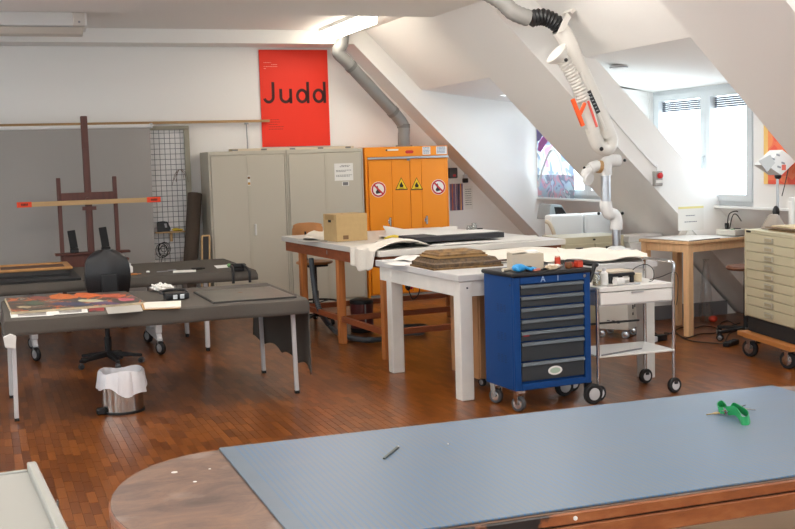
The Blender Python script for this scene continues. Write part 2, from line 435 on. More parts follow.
PANE = glass('window_glass')
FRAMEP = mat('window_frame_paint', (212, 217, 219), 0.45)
def window(i, y0, y1, ym):
    W = thing('window_%d' % i, '', '', (WX+0.08, y1, SILL)); del W['label']; del W['category']; W['kind'] = 'structure'
    H = HEAD-SILL; L = y1-y0; m = y1-ym
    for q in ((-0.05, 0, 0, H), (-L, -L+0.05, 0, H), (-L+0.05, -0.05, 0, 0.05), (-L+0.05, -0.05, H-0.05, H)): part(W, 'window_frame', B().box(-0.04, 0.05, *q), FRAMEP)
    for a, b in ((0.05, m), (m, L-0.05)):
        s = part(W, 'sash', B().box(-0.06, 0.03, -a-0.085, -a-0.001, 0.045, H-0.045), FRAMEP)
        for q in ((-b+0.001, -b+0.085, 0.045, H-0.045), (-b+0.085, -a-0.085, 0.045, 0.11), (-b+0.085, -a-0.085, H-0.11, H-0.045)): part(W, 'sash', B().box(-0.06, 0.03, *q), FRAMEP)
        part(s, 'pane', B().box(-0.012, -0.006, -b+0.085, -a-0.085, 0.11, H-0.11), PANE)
        for k in range(5):                 # raised blind: a packet of slats hanging outside the pane
            part(W, 'blind_slat', B().box(0.0, 0.028, -b+0.07, -a-0.07, H-0.140-k*0.022, H-0.122-k*0.022), mat('shaded_blind_grey', (84, 94, 110), 0.6))  # slat colour darkened to carry the shade of the blind box
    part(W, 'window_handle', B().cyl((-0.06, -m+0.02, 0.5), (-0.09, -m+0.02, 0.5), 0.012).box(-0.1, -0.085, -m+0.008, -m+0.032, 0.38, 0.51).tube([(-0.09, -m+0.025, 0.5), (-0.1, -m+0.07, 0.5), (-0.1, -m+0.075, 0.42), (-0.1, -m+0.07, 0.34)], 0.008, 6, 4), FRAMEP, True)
    return W
def added_window(n, x, y, L, H, z, rz):    # added window of the left and rear walls, out of view
    W = thing('window_%d' % n, '', '', (x, y, z), rz); del W['label']; del W['category']; W['kind'] = 'structure'
    part(W, 'window_frame', B().box(0, L, 0, 0.08, 0, 0.06).box(0, L, 0, 0.08, H-0.06, H).box(0, 0.06, 0, 0.08, 0, H).box(L-0.06, L, 0, 0.08, 0, H).box(L/2-0.05, L/2+0.05, 0, 0.08, 0, H), WHITE_B, bevel=0.004)
    for k in (0, 1): part(W, 'pane', B().box(0.06+k*(L/2-0.01), L/2-0.05+k*(L/2-0.01), 0.035, 0.041, 0.06, H-0.06), PANE)
for k, (a, b) in enumerate(added_left_spans): added_window(6+k, -3.36, a, b-a, 1.5, 0.95, PI/2)
for k, (a, b) in enumerate(added_rear_spans): added_window(11+k, a, -5.14, b-a, 1.9, 0.9, 0)
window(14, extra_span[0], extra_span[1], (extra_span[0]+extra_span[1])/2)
for k, SKYL in enumerate(ADDED_SKYLS):  # the added roof windows, frame and pane
    W = thing('window_%d' % (15+k), '', '', (SKYL[0], SKYL[2], 2.72)); del W['label']; del W['category']; W['kind'] = 'structure'
    Lx, Ly = SKYL[1]-SKYL[0], SKYL[3]-SKYL[2]
    for q in ((0, Lx, 0, 0.05), (0, Lx, Ly-0.05, Ly), (0, 0.05, 0.05, Ly-0.05), (Lx-0.05, Lx, 0.05, Ly-0.05)): part(W, 'window_frame', B().box(*q, 0.0, 0.06), WHITE_B)
    part(W, 'pane', B().box(0.05, Lx-0.05, 0.05, Ly-0.05, 0.03, 0.036), PANE)
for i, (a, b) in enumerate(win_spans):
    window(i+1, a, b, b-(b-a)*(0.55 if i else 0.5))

# low wall under the rafter box, with a dark skirting, and its ledge
struct('wall_low', B().prism([(6.42, 0), (7.75, 0), (6.93, 0.84), (6.42, 0.84)], 10.42, 10.9, 'y'), WHITE)
struct('baseboard_low', B().box(6.42, 7.62, 10.40, 10.42, 0.0, 0.15), SKIRT)
struct('trim_rail', B().box(-3.3, 3.52, BACK_Y-0.08, BACK_Y-0.03, 2.315, 2.345), mat('rail_wood', (176, 138, 92), 0.6))

# ================================================================= CEILING LAMPS
TUBE = emit('added_lamp_diffuser', (255, 249, 242), 14.5)
def strip_lamp(x, y0, y1, label, group=None, tube=None):
    t = thing('fluorescent_lamp', label, 'lamp', (x, y0, CEIL_Z), 0, group)
    L = y1-y0
    part(t, 'housing', B().box(-0.115, 0.115, 0, L, -0.045, 0), WHITE_B, bevel=0.004)
    part(t, 'diffuser', B().prism([(-0.112, -0.04), (0.112, -0.04), (0.11, -0.11), (0.095, -0.125), (-0.095, -0.125), (-0.11, -0.11)], 0.01, L-0.01, 'y'), tube or TUBE)
strip_lamp(4.15, 12.10, 13.66, 'lit white fluorescent strip lamp on the ceiling beside the grey duct', tube=emit('weaker_fluorescent_diffuser', (255, 244, 226), 11.0))  # set weaker than the other lamps to limit glare on the beam
for k in range(1, 4):  # unseen lamps nearer the viewer, added to raise the room's brightness
    for xx in (-1.6, 0.4, 2.4, 4.25):
        strip_lamp(xx, 7.72-(k-1)*BAY, 9.15-(k-1)*BAY, 'added unseen fluorescent strip lamp on the ceiling between two beams', 'added unseen ceiling strip lamps nearer than the duct')

# long white housing hanging under the raised ceiling strip by the back wall
t = thing('ceiling_housing', 'long white rounded housing mounted under the ceiling above the easel', 'housing', (0, 12.45, 3.18))
part(t, 'casing', B().prism([(0.0, 0.10), (0.01, 0.24), (0.24, 0.24), (0.26, 0.12), (0.24, 0.06)], -0.9, 1.17, 'x'), WHITE_B, bevel=0.012, seg=2)
part(t, 'diffuser', B().prism([(0.02, 0.09), (0.22, 0.065), (0.20, 0.02), (0.14, 0.0), (0.07, 0.02)], -0.9, 1.13, 'x'), mat('opal_plastic', (214, 206, 194), 0.35), bevel=0.01, seg=2)
part(t, 'end_cap', B().prism([(-0.004, 0.1), (0.004, 0.238), (0.24, 0.238), (0.26, 0.12), (0.24, 0.06)], 1.02, 1.155, 'x'), mat('white_plastic', (222, 216, 208), 0.4), bevel=0.01)
part(t, 'button', B().cyl((1.09, -0.006, 0.14), (1.09, 0.004, 0.14), 0.012, n=10), GREYM)

# ================================================================= BACK WALL
# grey roller backdrop
t = thing('roller_backdrop', 'grey fabric roller backdrop hanging behind the wooden easel', 'backdrop', (0, 13.95, 0))
part(t, 'fabric', B().sheet(lambda u, v: (-3.0+4.975*u-0.02*v, 0.0+0.006*math.sin(u*40)*v, 2.265-2.1*v), 40, 4, 0.0).tube([(-3, 0, 0.165), (1.955, 0, 0.165)], 0.012, 8), BACKDROP)
part(t, 'roller', B().cyl((-3, 0.0, 2.285), (1.985, 0.0, 2.285), 0.022), WHITE_B, True)
part(t, 'bracket', B().box(1.985, 2.005, -0.03, 0.12, 2.26, 2.315), WLEG)

# wire grid panel with its olive frame
t = thing('wire_grid', 'white wire grid in an olive frame beside the grey backdrop', 'wire grid', (0, 14.12, 0))
OLIVE = mat('olive_grey_frame', (146, 142, 126), 0.6)
part(t, 'frame', B().box(1.62, 2.47, -0.025, 0.025, 2.235, 2.285).box(2.405, 2.47, -0.025, 0.025, 0.0, 2.235).box(1.62, 1.68, -0.025, 0.025, 0, 2.235).box(1.62, 2.47, -0.025, 0.025, 0.05, 0.1), OLIVE, bevel=0.004)
part(t, 'backing', B().box(1.68, 2.405, 0.02, 0.028, 0.1, 2.235), mat('pale_backing', (240, 238, 236), 0.8))
WIRE = mat('grid_wire', (112, 114, 116), 0.5)
for k in range(11):
    part(t, 'wire', B().cyl((1.72+k*0.064, 0.0, 0.1), (1.72+k*0.064, 0.0, 2.235), 0.0032, n=6), WIRE)
for k in range(33):
    part(t, 'wire', B().cyl((1.68, -0.007, 0.15+k*0.064), (2.405, -0.007, 0.15+k*0.064), 0.0032, n=6), WIRE)
single('grid_shelf', 'small pale wooden shelf hooked on the wire grid', 'shelf', B().box(1.99, 2.38, -0.12, 0.0, 0.0, 0.015).box(2.17, 2.20, -0.05, -0.01, -0.11, 0), BATTEN, (0, 14.09, 0.985), bevel=0.002)
t = thing('saw', 'black handled saw lying on the small grid shelf', 'saw', (2.09, 14.03, 1.0))
part(t, 'handle', B().prism([(-0.075, 0), (0.075, 0), (0.09, 0.03), (0.055, 0.12), (0.0, 0.13), (-0.075, 0.125)], -0.012, 0.012, 'y'), BLACK, bevel=0.004)
part(t, 'grip', B().prism([(0.02, 0.05), (0.045, 0.05), (0.04, 0.1), (0.01, 0.1)], -0.0135, 0.0135, 'y'), GREYM)
single('yellow_rag', 'crumpled yellow rag on the small grid shelf', 'rag', B().ball((0, 0, 0.02), (0.05, 0.03, 0.02), 9, 5).ball((0.05, 0.01, 0.014), (0.045, 0.03, 0.014), 9, 5), mat('yellow_cloth', (214, 188, 70), 0.9), (2.24, 14.04, 1.0), smooth=True)
mb = B(); rr = random.Random(5)
for k in range(5):
    c = Vector((rr.uniform(-.02, .02), 0, rr.uniform(-.03, .03))); r = rr.uniform(0.03, 0.075)
    mb.tube([c+Vector((r*math.cos(a), -0.01*k, r*1.2*math.sin(a))) for a in [2*PI*i/8 for i in range(8)]], 0.004, 5, 3, True)
mb.tube([(0, 0, -0.05), (-0.03, 0, -0.16), (-0.02, 0, -0.28)], 0.004, 5, 4)
single('cable_bundle', 'tangled black cable hanging on the wire grid below the shelf', 'cable', mb, BLACK, (2.08, 14.08, 0.77), smooth=True)
mb = B()
for k, (w, h) in enumerate(((0.05, 0.12), (0.07, 0.09), (0.10, 0.16))):
    mb.tube([(-w, 0, -h), (-w*0.6, -0.01*k, -0.02), (0, -0.01, 0.03), (w*0.7, -0.01, -0.01), (w, 0, -h*0.8)], 0.003, 5, 4)
single('wire_loop', 'bent brown wire hanging on the upper wire grid', 'wire', mb, mat('brown_wire', (110, 84, 64), 0.6), (2.33, 14.085, 1.72), smooth=True)

# rolls and frames leaning on the wall left of the cupboards
def leaning(name, label, cat, x0, x1, ztop, dy, r, m, zb=0.0, y0=13.88):
    p0 = Vector((x0, y0-dy, zb)); p1 = Vector((x1, y0+0.1, ztop))
    return single(name, label, cat, B().cyl(p0, p1, r, n=18), m, smooth=True)
leaning('fabric_roll', 'dark brown fabric roll leaning on the wall beside the cupboard', 'roll', 2.27, 2.485, 1.45, 0.22, 0.088, mat('dark_brown_fabric', (76, 64, 54), 0.9, var=0.1, scale=80))
t = thing('stretcher_frame', 'small pale stretcher frame leaning beside the cupboard', 'frame', (2.42, 13.5, 0), 0)
mb = B(); 
for p0, p1 in (((0, 0, 0), (0.07, 0.16, 0.95)), ((0.09, 0, 0), (0.16, 0.16, 0.95)), ((0.07, 0.16, 0.95), (0.16, 0.16, 0.95)), ((0, 0, 0.02), (0.09, 0, 0.02))): mb.bar(p0, p1, 0.03, 0.018)
part(t, 'bars', mb, BATTEN)
part(t, 'canvas_back', B().add([(0.0, 0.012, 0.02), (0.09, 0.012, 0.02), (0.16, 0.172, 0.95), (0.07, 0.172, 0.95), (0.0, 0.018, 0.02), (0.09, 0.018, 0.02), (0.16, 0.178, 0.95), (0.07, 0.178, 0.95)], [(0,1,2,3),(7,6,5,4),(0,4,5,1),(1,5,6,2),(2,6,7,3),(3,7,4,0)]), mat('dark_board', (64, 62, 62), 0.8))
single('hanging_rod', 'thin grey rod hanging from the wall rail above the cupboard', 'rod', B().cyl((0, 0, -0.36), (0, 0, 0), 0.008, n=8).box(-0.02, 0.02, -0.02, 0.03, -0.02, 0.0), GREYM, (3.22, 14.23, 2.31))

# easel
EY = 13.3
def ez(x, y): p = PY(x, y, EY); return (p.x-1.16, 0, p.z)
t = thing('easel', 'dark red wooden studio easel with a tall central mast', 'easel', (1.16, EY, 0))
part(t, 'mast', B().bar((0, 0, 0.25), (0.0, 0.05, 2.385), 0.075, 0.05, (0, 1, 0)), WOOD_RED, bevel=0.006)
part(t, 'mast_runner', B().bar((-0.005, -0.045, 0.6), (-0.005, 0.005, 2.02), 0.055, 0.035, (0, 1, 0)), WOOD_RED, bevel=0.004)
for sx in (-0.315, 0.30):
    part(t, 'side_post', B().bar((sx+0.0, 0, 0.05), (sx, 0.03, 1.70), 0.045, 0.05, (0, 1, 0)), WOOD_RED, bevel=0.005)
    part(t, 'base_foot', B().box(sx-0.03, sx+0.03, -0.35, 0.35, 0.0, 0.07), WOOD_RED, bevel=0.006)
part(t, 'cross_bar', B().box(-0.30, 0.285, -0.035, 0.0, 1.44, 1.53), WOOD_RED, bevel=0.004)
part(t, 'lower_bar', B().box(-0.30, 0.285, -0.03, 0.01, 0.3, 0.4), WOOD_RED, bevel=0.004)
part(t, 'canvas_ledge', B().box(-0.40, 0.42, -0.14, 0.02, 0.835, 0.86), WOOD_RED, bevel=0.005)
part(t, 'ledge_box', B().box(-0.335, 0.33, -0.1, 0.0, 0.64, 0.835), WOOD_RED, bevel=0.004)
part(t, 'knob', B().lathe([(0.018, 0), (0.035, 0.012), (0.035, 0.03), (0.02, 0.04)], (0.37, -0.1, 0.74), 12), WOOD_RED, True)
part(t, 'top_clamp', B().box(-0.075, 0.075, -0.07, -0.03, 1.33, 1.37).cyl((0, -0.09, 1.44), (0, -0.035, 1.44), 0.04, n=12), WOOD_RED)
p0 = ez(17, 205); p1 = ez(159, 199)
t = thing('batten', 'pale wooden batten with orange ends held across the easel', 'batten', (1.16, EY-0.085, 1.42))
part(t, 'stick', B().box(p0[0], p1[0], -0.012, 0.012, -0.026, 0.026), BATTEN)
for a in (p0[0]-0.004, p1[0]-0.15):
    e = part(t, 'orange_end', B().box(a, a+0.155, -0.0145, 0.0145, -0.03, 0.03), mat('orange_tape', (238, 72, 30), 0.6))
    mb = B()
    for k in range(5): mb.box(a+0.045+k*0.015, a+0.055+k*0.015, -0.0155, -0.0145, -0.012, 0.012)
    part(e, 'print', mb, INK)
for sx, hh, nm in ((-0.19, 0.25, 'left'), (0.155, 0.27, 'right')):
    t = thing('easel_clip', 'tall black canvas clip on the easel ledge '+('farther from the wire grid' if sx < 0 else 'nearer the wire grid'), 'clip', (1.16+sx, EY-0.07, 0.86), 0.12 if sx > 0 else 0.05, 'black clips on the easel ledge')
    part(t, 'plate', B().bar((0, 0, 0.05), (-0.02, 0.03, hh), 0.085, 0.022, (0, 1, 0)), BLACKM, bevel=0.004)
    part(t, 'foot', B().box(-0.045, 0.045, -0.04, 0.03, 0, 0.05), BLACK, bevel=0.006)

# ----------------------------------------------------------------- cupboards
FY = 13.70
def cupboard(x0, w, label, extras):
    t = thing('steel_cupboard', label, 'cupboard', (x0, FY, 0), 0, 'grey steel cupboards on the back wall')
    D, H = 0.55, 1.95
    part(t, 'carcass', B().box(0, w, 0.022, D, 0.0, H).box(0, w, 0, 0.022, 0, 0.06).box(0, w, 0, 0.022, H-0.045, H).box(0, 0.02, 0, 0.022, 0.06, H-0.045).box(w-0.02, w, 0, 0.022, 0.06, H-0.045), STEEL, bevel=0.003)
    ds = []
    for k in range(2):
        a = 0.026+k*(w/2-0.02); b = w/2-0.004+k*(w/2-0.022)
        ds.append(part(t, 'door', B().box(a, b, -0.004, 0.016, 0.068, H-0.052), STEEL, bevel=0.004))
    part(ds[1], 'handle', B().box(w/2+0.05, w/2+0.075, -0.03, -0.004, 0.92, 1.06), mat('pale_handle', (214, 212, 206), 0.4), bevel=0.006)
    part(t, 'door_strip', B().box(w/2-0.012, w/2+0.022, -0.010, -0.003, 0.07, H-0.055), mat('pale_steel', (190, 183, 165), 0.4))
    for e in extras: e(t, ds, w)
    return t
def ex_stickers(t, ds, w):
    part(t, 'sticker', B().box(w/2-0.012, w/2+0.018, -0.0115, -0.0101, 1.54, 1.57), mat('sticker_ochre', (188, 138, 40), 0.6))
    part(t, 'sticker', B().box(w/2-0.012, w/2+0.018, -0.0115, -0.0101, 1.61, 1.64), mat('sticker_brown', (110, 74, 30), 0.6))
    part(t, 'sticker', B().box(w/2-0.014, w/2+0.02, -0.0113, -0.0101, 1.53, 1.65), PAPER)
def ex_notice(t, ds, w):
    p0, p1 = 0.61, 0.855
    n = part(ds[1], 'notice', B().box(p0, p1, -0.0055, -0.004, 1.55, 1.765), PAPER)
    mb = B(); r = random.Random(2)
    for k, (a, b) in enumerate(((0.70, 0.82), (0.68, 0.80), (0.63, 0.83), (0.63, 0.76), (0.63, 0.84), (0.63, 0.81))):
        z = (1.735, 1.72, 1.675, 1.66, 1.615, 1.60)[k]; x = a
        while x < b:
            q = min(b, x+r.uniform(0.012, 0.035)); mb.box(x, q, -0.0062, -0.0055, z, z+0.007); x = q+0.006
    mb.box(0.715, 0.785, -0.0055, -0.004, 1.49, 1.53)
    o = part(ds[1], 'notice_print', mb, INKG); o['kind'] = 'stuff'
    part(ds[1], 'small_tag', B().box(0.705, 0.795, -0.0054, -0.004, 1.485, 1.535), PAPER)
xg0, xg1, xg2 = PY(208, 152, FY).x, PY(286, 149, FY).x, PY(363, 148, FY).x
cupboard(xg0, xg1-xg0-0.005, 'tall beige grey steel cupboard beside the fabric roll', [ex_stickers])
cupboard(xg1, xg2-xg1-0.005, 'tall beige grey steel cupboard with a paper notice on its right door', [ex_notice])
t = thing('long_strip', 'long pale cardboard strip lying on top of the steel cupboards', 'strip', (xg0+0.3, FY+0.03, 1.95))
part(t, 'strip_body', B().box(0, 1.55, 0, 0.2, 0, 0.03), mat('pale_card', (214, 198, 172), 0.8), bevel=0.002)
for k in range(5): part(t, 'tag', B().box(0.0+k*0.36, 0.07+k*0.36, -0.002, 0.0, 0.004, 0.024), INKG)

# poster
pw = 0.90; pz0 = 1.985; ph = 1.225
t = thing('poster', 'large bright red poster with dark lettering above the steel cupboards', 'poster', (PY(262.5, 145, 14.28).x, 14.278, 2.0))
part(t, 'panel', B().box(0, pw, 0.0, 0.012, 0, ph), RED)
def stroke(pts, w, closed=False):           # flat lettering stroke in the poster plane, constant width
    mb = B(); n = len(pts); L = []; Rr = []
    for i, p in enumerate(pts):
        q0 = pts[i-1] if (i or closed) else pts[0]; q1 = pts[(i+1) % n] if (i < n-1 or closed) else pts[-1]
        dx, dz = q1[0]-q0[0], q1[1]-q0[1]; k = math.hypot(dx, dz) or 1; nx, nz = -dz/k*w/2, dx/k*w/2
        L.append((p[0]+nx, -0.002, p[1]+nz)); Rr.append((p[0]-nx, -0.002, p[1]-nz))
    m = n if closed else n-1
    F = [(i, (i+1) % n, n+(i+1) % n, n+i) for i in range(m)]
    V = L+Rr; N = len(V); V = V+[(a, 0.0, c) for a, b, c in V]
    F2 = [tuple(j+N for j in f[::-1]) for f in F]; F3 = []
    for i in range(m): j = (i+1) % n; F3 += [(i, N+i, N+j, j), (n+i, n+j, N+n+j, N+n+i)]
    if not closed: F3 += [(0, n, N+n, N), (n-1, N+n-1, N+2*n-1, 2*n-1)]
    return mb.add(V, F+F2+F3)
def arc(cx, cz, rx, rz, a0, a1, n=16): return [(cx+rx*math.cos(math.radians(a0+(a1-a0)*i/n)), cz+rz*math.sin(math.radians(a0+(a1-a0)*i/n))) for i in range(n+1)]
LM = mat('poster_ink', (62, 20, 18), 0.7); b0 = 0.548; cap = 0.245+0.0; sw = 0.034; xh = 0.185
sw = 0.037
x = 0.03
part(t, 'letter', stroke([(x+0.135, b0+0.272), (x+0.135, b0+0.09)]+arc(x+0.075, b0+0.088, 0.06, 0.068, 0, -160), sw), LM)
x = 0.264
part(t, 'letter', stroke([(x, b0+xh)]+arc(x+0.062, b0+0.085, 0.062, 0.066, 180, 345), sw), LM)
part(t, 'letter', stroke([(x+0.13, b0+xh), (x+0.13, b0)], sw), LM)
for x in (0.478, 0.70):
    part(t, 'letter', stroke(arc(x+0.066, b0+xh/2, 0.062, xh/2-0.018, 0, 345, 24), sw, True), LM)
    part(t, 'letter', stroke([(x+0.145, b0+0.272), (x+0.145, b0)], sw), LM)
def tiny_print(lines, y, seed):
    mb = B(); r = random.Random(seed)
    for x, z, L in lines:
        e = x+L
        while x < e:
            q = min(e, x+r.uniform(0.008, 0.03)); mb.box(x, q, y-0.0012, y, z, z+0.009); x = q+0.005
    return mb
def print_lines(parent, name, lines, y, seed, m):   # too small to read: fine broken lines of print
    o = part(parent, name, tiny_print(lines, y, seed), m); o['kind'] = 'stuff'; return o
print_lines(t, 'small_print', [(0.055, 1.06, 0.10), (0.155, 1.035, 0.08), (0.055, 1.01, 0.18), (0.055, 0.985, 0.03)], 0.0, 1, mat('pale_red_ink', (246, 150, 130), 0.7))
print_lines(t, 'small_print', [(0.09, 0.34-k*0.03, (0.14, 0.15, 0.12, 0.20, 0.19)[k]) for k in range(5)], 0.0, 4, mat('dark_red_ink', (186, 44, 24), 0.7))

# orange safety cabinet
xo = PY(364, 150, FY).x+0.01; wo = 1.13
t = thing('safety_cabinet', 'orange fireproof safety cabinet with warning signs on folding doors', 'cabinet', (xo, FY, 0))
part(t, 'carcass', B().box(0, wo, 0.03, 0.56, 0.0, 1.955).box(0, wo, 0, 0.03, 1.83, 1.955).box(0, 0.03, 0, 0.03, 0, 1.83).box(wo-0.03, wo, 0, 0.03, 0, 1.83).box(0.03, wo-0.03, 0, 0.03, 0, 0.08), ORANGE, bevel=0.004)
part(t, 'plinth_grille', B().box(0.02, wo-0.02, -0.004, 0.0, 0.0, 0.07), mat('grey_grille', (150, 146, 138), 0.5))
part(t, 'door_rail', B().box(0.03, wo, -0.035, 0.0, 1.80, 1.828), ALU, bevel=0.004)
RING = mat('sign_red', (196, 30, 48), 0.5); YEL = mat('sign_yellow', (246, 206, 20), 0.5); SBLK = mat('sign_black', (30, 24, 20), 0.6)
def disc(mb, cx, cz, r, y, n=24, r0=0.0):
    if r0: mb.add([(cx+q*math.cos(2*PI*i/n), y, cz+q*math.sin(2*PI*i/n)) for q in (r0, r) for i in range(n)], [(i, (i+1) % n, n+(i+1) % n, n+i) for i in range(n)])
    else: mb.add([(cx+r*math.cos(2*PI*i/n), y, cz+r*math.sin(2*PI*i/n)) for i in range(n)], [tuple(range(n))])
def ban_sign(door, cx, cz, y):
    mb = B(); mb.m = 0; mb.prism([(cx+0.10*math.cos(2*PI*i/28), cz+0.10*math.sin(2*PI*i/28)) for i in range(28)], y-0.002, y, 'y')
    mb.m = 1; disc(mb, cx, cz, 0.094, y-0.003, 28, 0.074); mb.bar((cx-0.055, y-0.003, cz+0.055), (cx+0.055, y-0.003, cz-0.055), 0.002, 0.022, (0, 0, 1))
    mb.m = 2; mb.prism([(cx-0.03, cz-0.055), (cx+0.03, cz-0.045), (cx+0.005, cz-0.01), (cx-0.012, cz+0.05), (cx-0.035, cz+0.03), (cx-0.022, cz-0.005), (cx-0.04, cz-0.03)], y-0.0032, y-0.0022, 'y')
    part(door, 'prohibition_sign', mb, [WHITE_INK, RING, SBLK], label='round red and white no open flame sign')
def warn_sign(door, cx, cz, y):
    def tri(k): return [(cx-0.085*k, cz-0.075*k), (cx+0.085*k, cz-0.075*k), (cx, cz+0.085*k)]
    mb = B(); mb.m = 0; mb.prism(tri(1.0), y-0.002, y, 'y'); mb.m = 1; mb.prism(tri(0.84), y-0.003, y-0.002, 'y')
    mb.m = 0; mb.prism([(cx-0.02, cz-0.042), (cx+0.02, cz-0.042), (cx+0.027, cz-0.015), (cx+0.012, cz+0.0), (cx+0.005, cz+0.03), (cx-0.012, cz+0.008), (cx-0.027, cz-0.012)], y-0.004, y-0.003, 'y')
    mb.box(cx-0.035, cx+0.035, y-0.004, y-0.003, cz-0.056, cz-0.05)
    part(door, 'warning_sign', mb, [SBLK, YEL], label='yellow triangular flame warning sign')
xs = [0.035, 0.345, 0.595, 0.75, wo-0.032]; dd = []
for k in range(4):
    yo = -0.012 if k in (1, 3) else -0.018
    dd.append(part(t, 'door', B().box(xs[k]+0.002, xs[k+1]-0.002, yo, 0.02, 0.085, 1.795), ORANGE, bevel=0.004))
zs = PY(377, 189.5, FY).z
ban_sign(dd[0], PY(378, 189.5, FY).x-xo, zs, -0.0185); warn_sign(dd[1], PY(401, 184, FY).x-xo, PY(401, 184, FY).z, -0.0125)
warn_sign(dd[2], PY(416.5, 184, FY).x-xo-0.005, PY(416.5, 184, FY).z, -0.0185); ban_sign(dd[3], PY(438, 187, FY).x-xo, PY(438, 187, FY).z, -0.0125)
for d, x in ((dd[0], 0.29), (dd[3], 0.79)): part(d, 'door_handle', B().box(x, x+0.025, -0.045, -0.018, 0.95, 1.06).box(x-0.01, x+0.035, -0.022, -0.012, 0.98, 1.03), CHROME, bevel=0.004)
part(t, 'door_stop', B().box(0.56, 0.6, -0.02, 0.0, 1.775, 1.80), GREYM)
part(t, 'red_label', B().prism([(0.54, 1.885), (0.56, 1.865), (0.64, 1.865), (0.66, 1.885), (0.64, 1.905), (0.56, 1.905)], -0.003, 0.0, 'y'), REDP)
part(t, 'info_label', B().box(0.28, 0.45, -0.003, 0, 1.905, 1.925), PAPER); part(t, 'lock', B().cyl((0.29, -0.006, 1.915), (0.29, 0, 1.915), 0.012, n=10), BLACK)
for a, b in ((0.78, 0.89), (0.97, 1.12)):
    q = part(t, 'inspection_label', B().box(a, b, -0.003, 0, 1.845, 1.945), PAPER)
    print_lines(q, 'label_print', [(a+0.012, 1.93-k*0.018, (b-a)*0.75) for k in range(5)], -0.003, 3, mat('blue_grey_ink', (120, 136, 170), 0.7))

# grey exhaust duct of the cabinet
pp = [PY(*q) for q in ((404, 147, 14.02), (403.5, 126, 14.02), (396, 115, 14.0), (346, 61, 13.76), (337.5, 52, 13.73), (342, 44, 13.73), (343, 34, 13.73))]
pp[0].z = 1.956; pp[-1].z = CEIL_Z
t = thing('exhaust_duct', 'grey round exhaust duct rising from the orange cabinet to the ceiling', 'duct', tuple(pp[0]))
l0 = pp[0]
path = [pp[0], pp[0].lerp(pp[1], 0.5), pp[1], pp[2], pp[2].lerp(pp[3], 0.15), pp[2].lerp(pp[3], 0.5), pp[2].lerp(pp[3], 0.85), pp[3], pp[4], pp[5], pp[6]]
part(t, 'pipe', B().tube([p-l0 for p in path], 0.078, 16, 5), DUCT, True)
for p, q in ((pp[1], pp[0]), (pp[2].lerp(pp[3], 0.06), pp[3]), (pp[3].lerp(pp[2], 0.1), pp[2])):
    d = (q-p).normalized(); part(t, 'collar', B().cyl(p-l0-d*0.025, p-l0+d*0.025, 0.084, n=16), mat('grey_duct_dark', (112, 112, 110), 0.5), True)
part(t, 'base_plate', B().cyl((0, 0, 0), (0, 0, 0.02), 0.11, n=18), DUCT)

# pictures and clips on the wall right of the orange cabinet
q0, q1 = PY(449.5, 184, BACK_Y), PY(463, 210, BACK_Y)
t = thing('striped_print', 'small colourful striped print pinned beside the orange cabinet', 'print', (q0.x, BACK_Y-0.012, q1.z))
w = q1.x-q0.x; h = q0.z-q1.z
part(t, 'sheet', B().box(0, w, 0, 0.01, 0, h), mat('print_blue', (70, 84, 124), 0.7, rgb2=(150, 110, 120), scale=10, stretch=(6, 1, 1)))
for k, c in enumerate(((198, 100, 60), (226, 200, 180), (44, 44, 60), (236, 160, 60))): part(t, 'stripe', B().box(w*(0.15, 0.42, 0.62, 0.8)[k], w*(0.22, 0.46, 0.7, 0.87)[k], -0.001, 0, 0, h), mat('stripe_%d' % k, c, 0.7))
q0, q1 = PY(464, 186, BACK_Y), PY(473, 209, BACK_Y)
t = thing('pinned_list', 'white paper list pinned beside the striped print', 'paper', (q0.x, BACK_Y-0.003, q1.z))
part(t, 'sheet', B().box(0, q1.x-q0.x, 0, 0.003, 0, q0.z-q1.z), PAPER)
print_lines(t, 'print_lines', [(0.015, q0.z-q1.z-0.05-k*0.03, 0.09) for k in range(8)], 0.0, 9, INKG)
q0 = PY(450.5, 173, BACK_Y)
t = thing('wall_telephone', 'small dark box fixed on the wall above the striped print', 'wall box', (q0.x+0.02, BACK_Y-0.06, q0.z-0.07))
part(t, 'box', B().box(-0.06, 0.06, 0, 0.06, 0, 0.14), mat('dark_grey_plastic', (74, 74, 78), 0.5), bevel=0.008); part(t, 'red_key', B().box(-0.01, 0.03, -0.004, 0.002, 0.02, 0.05), REDP)
q0 = PY(464.5, 179, BACK_Y)
t = thing('wall_socket', 'small black and white switch box beside the sloping beam', 'switch box', (q0.x, BACK_Y-0.05, q0.z-0.05))
part(t, 'cover', B().box(-0.035, 0.035, 0, 0.05, 0, 0.06), BLACK, bevel=0.006); part(t, 'back_box', B().box(-0.03, 0.03, 0.0, 0.05, 0.06, 0.11), WLEG, bevel=0.005)
part(t, 'conduit', B().cyl((0, 0.04, 0.1), (0, 0.04, 0.19), 0.008, n=8), WLEG)

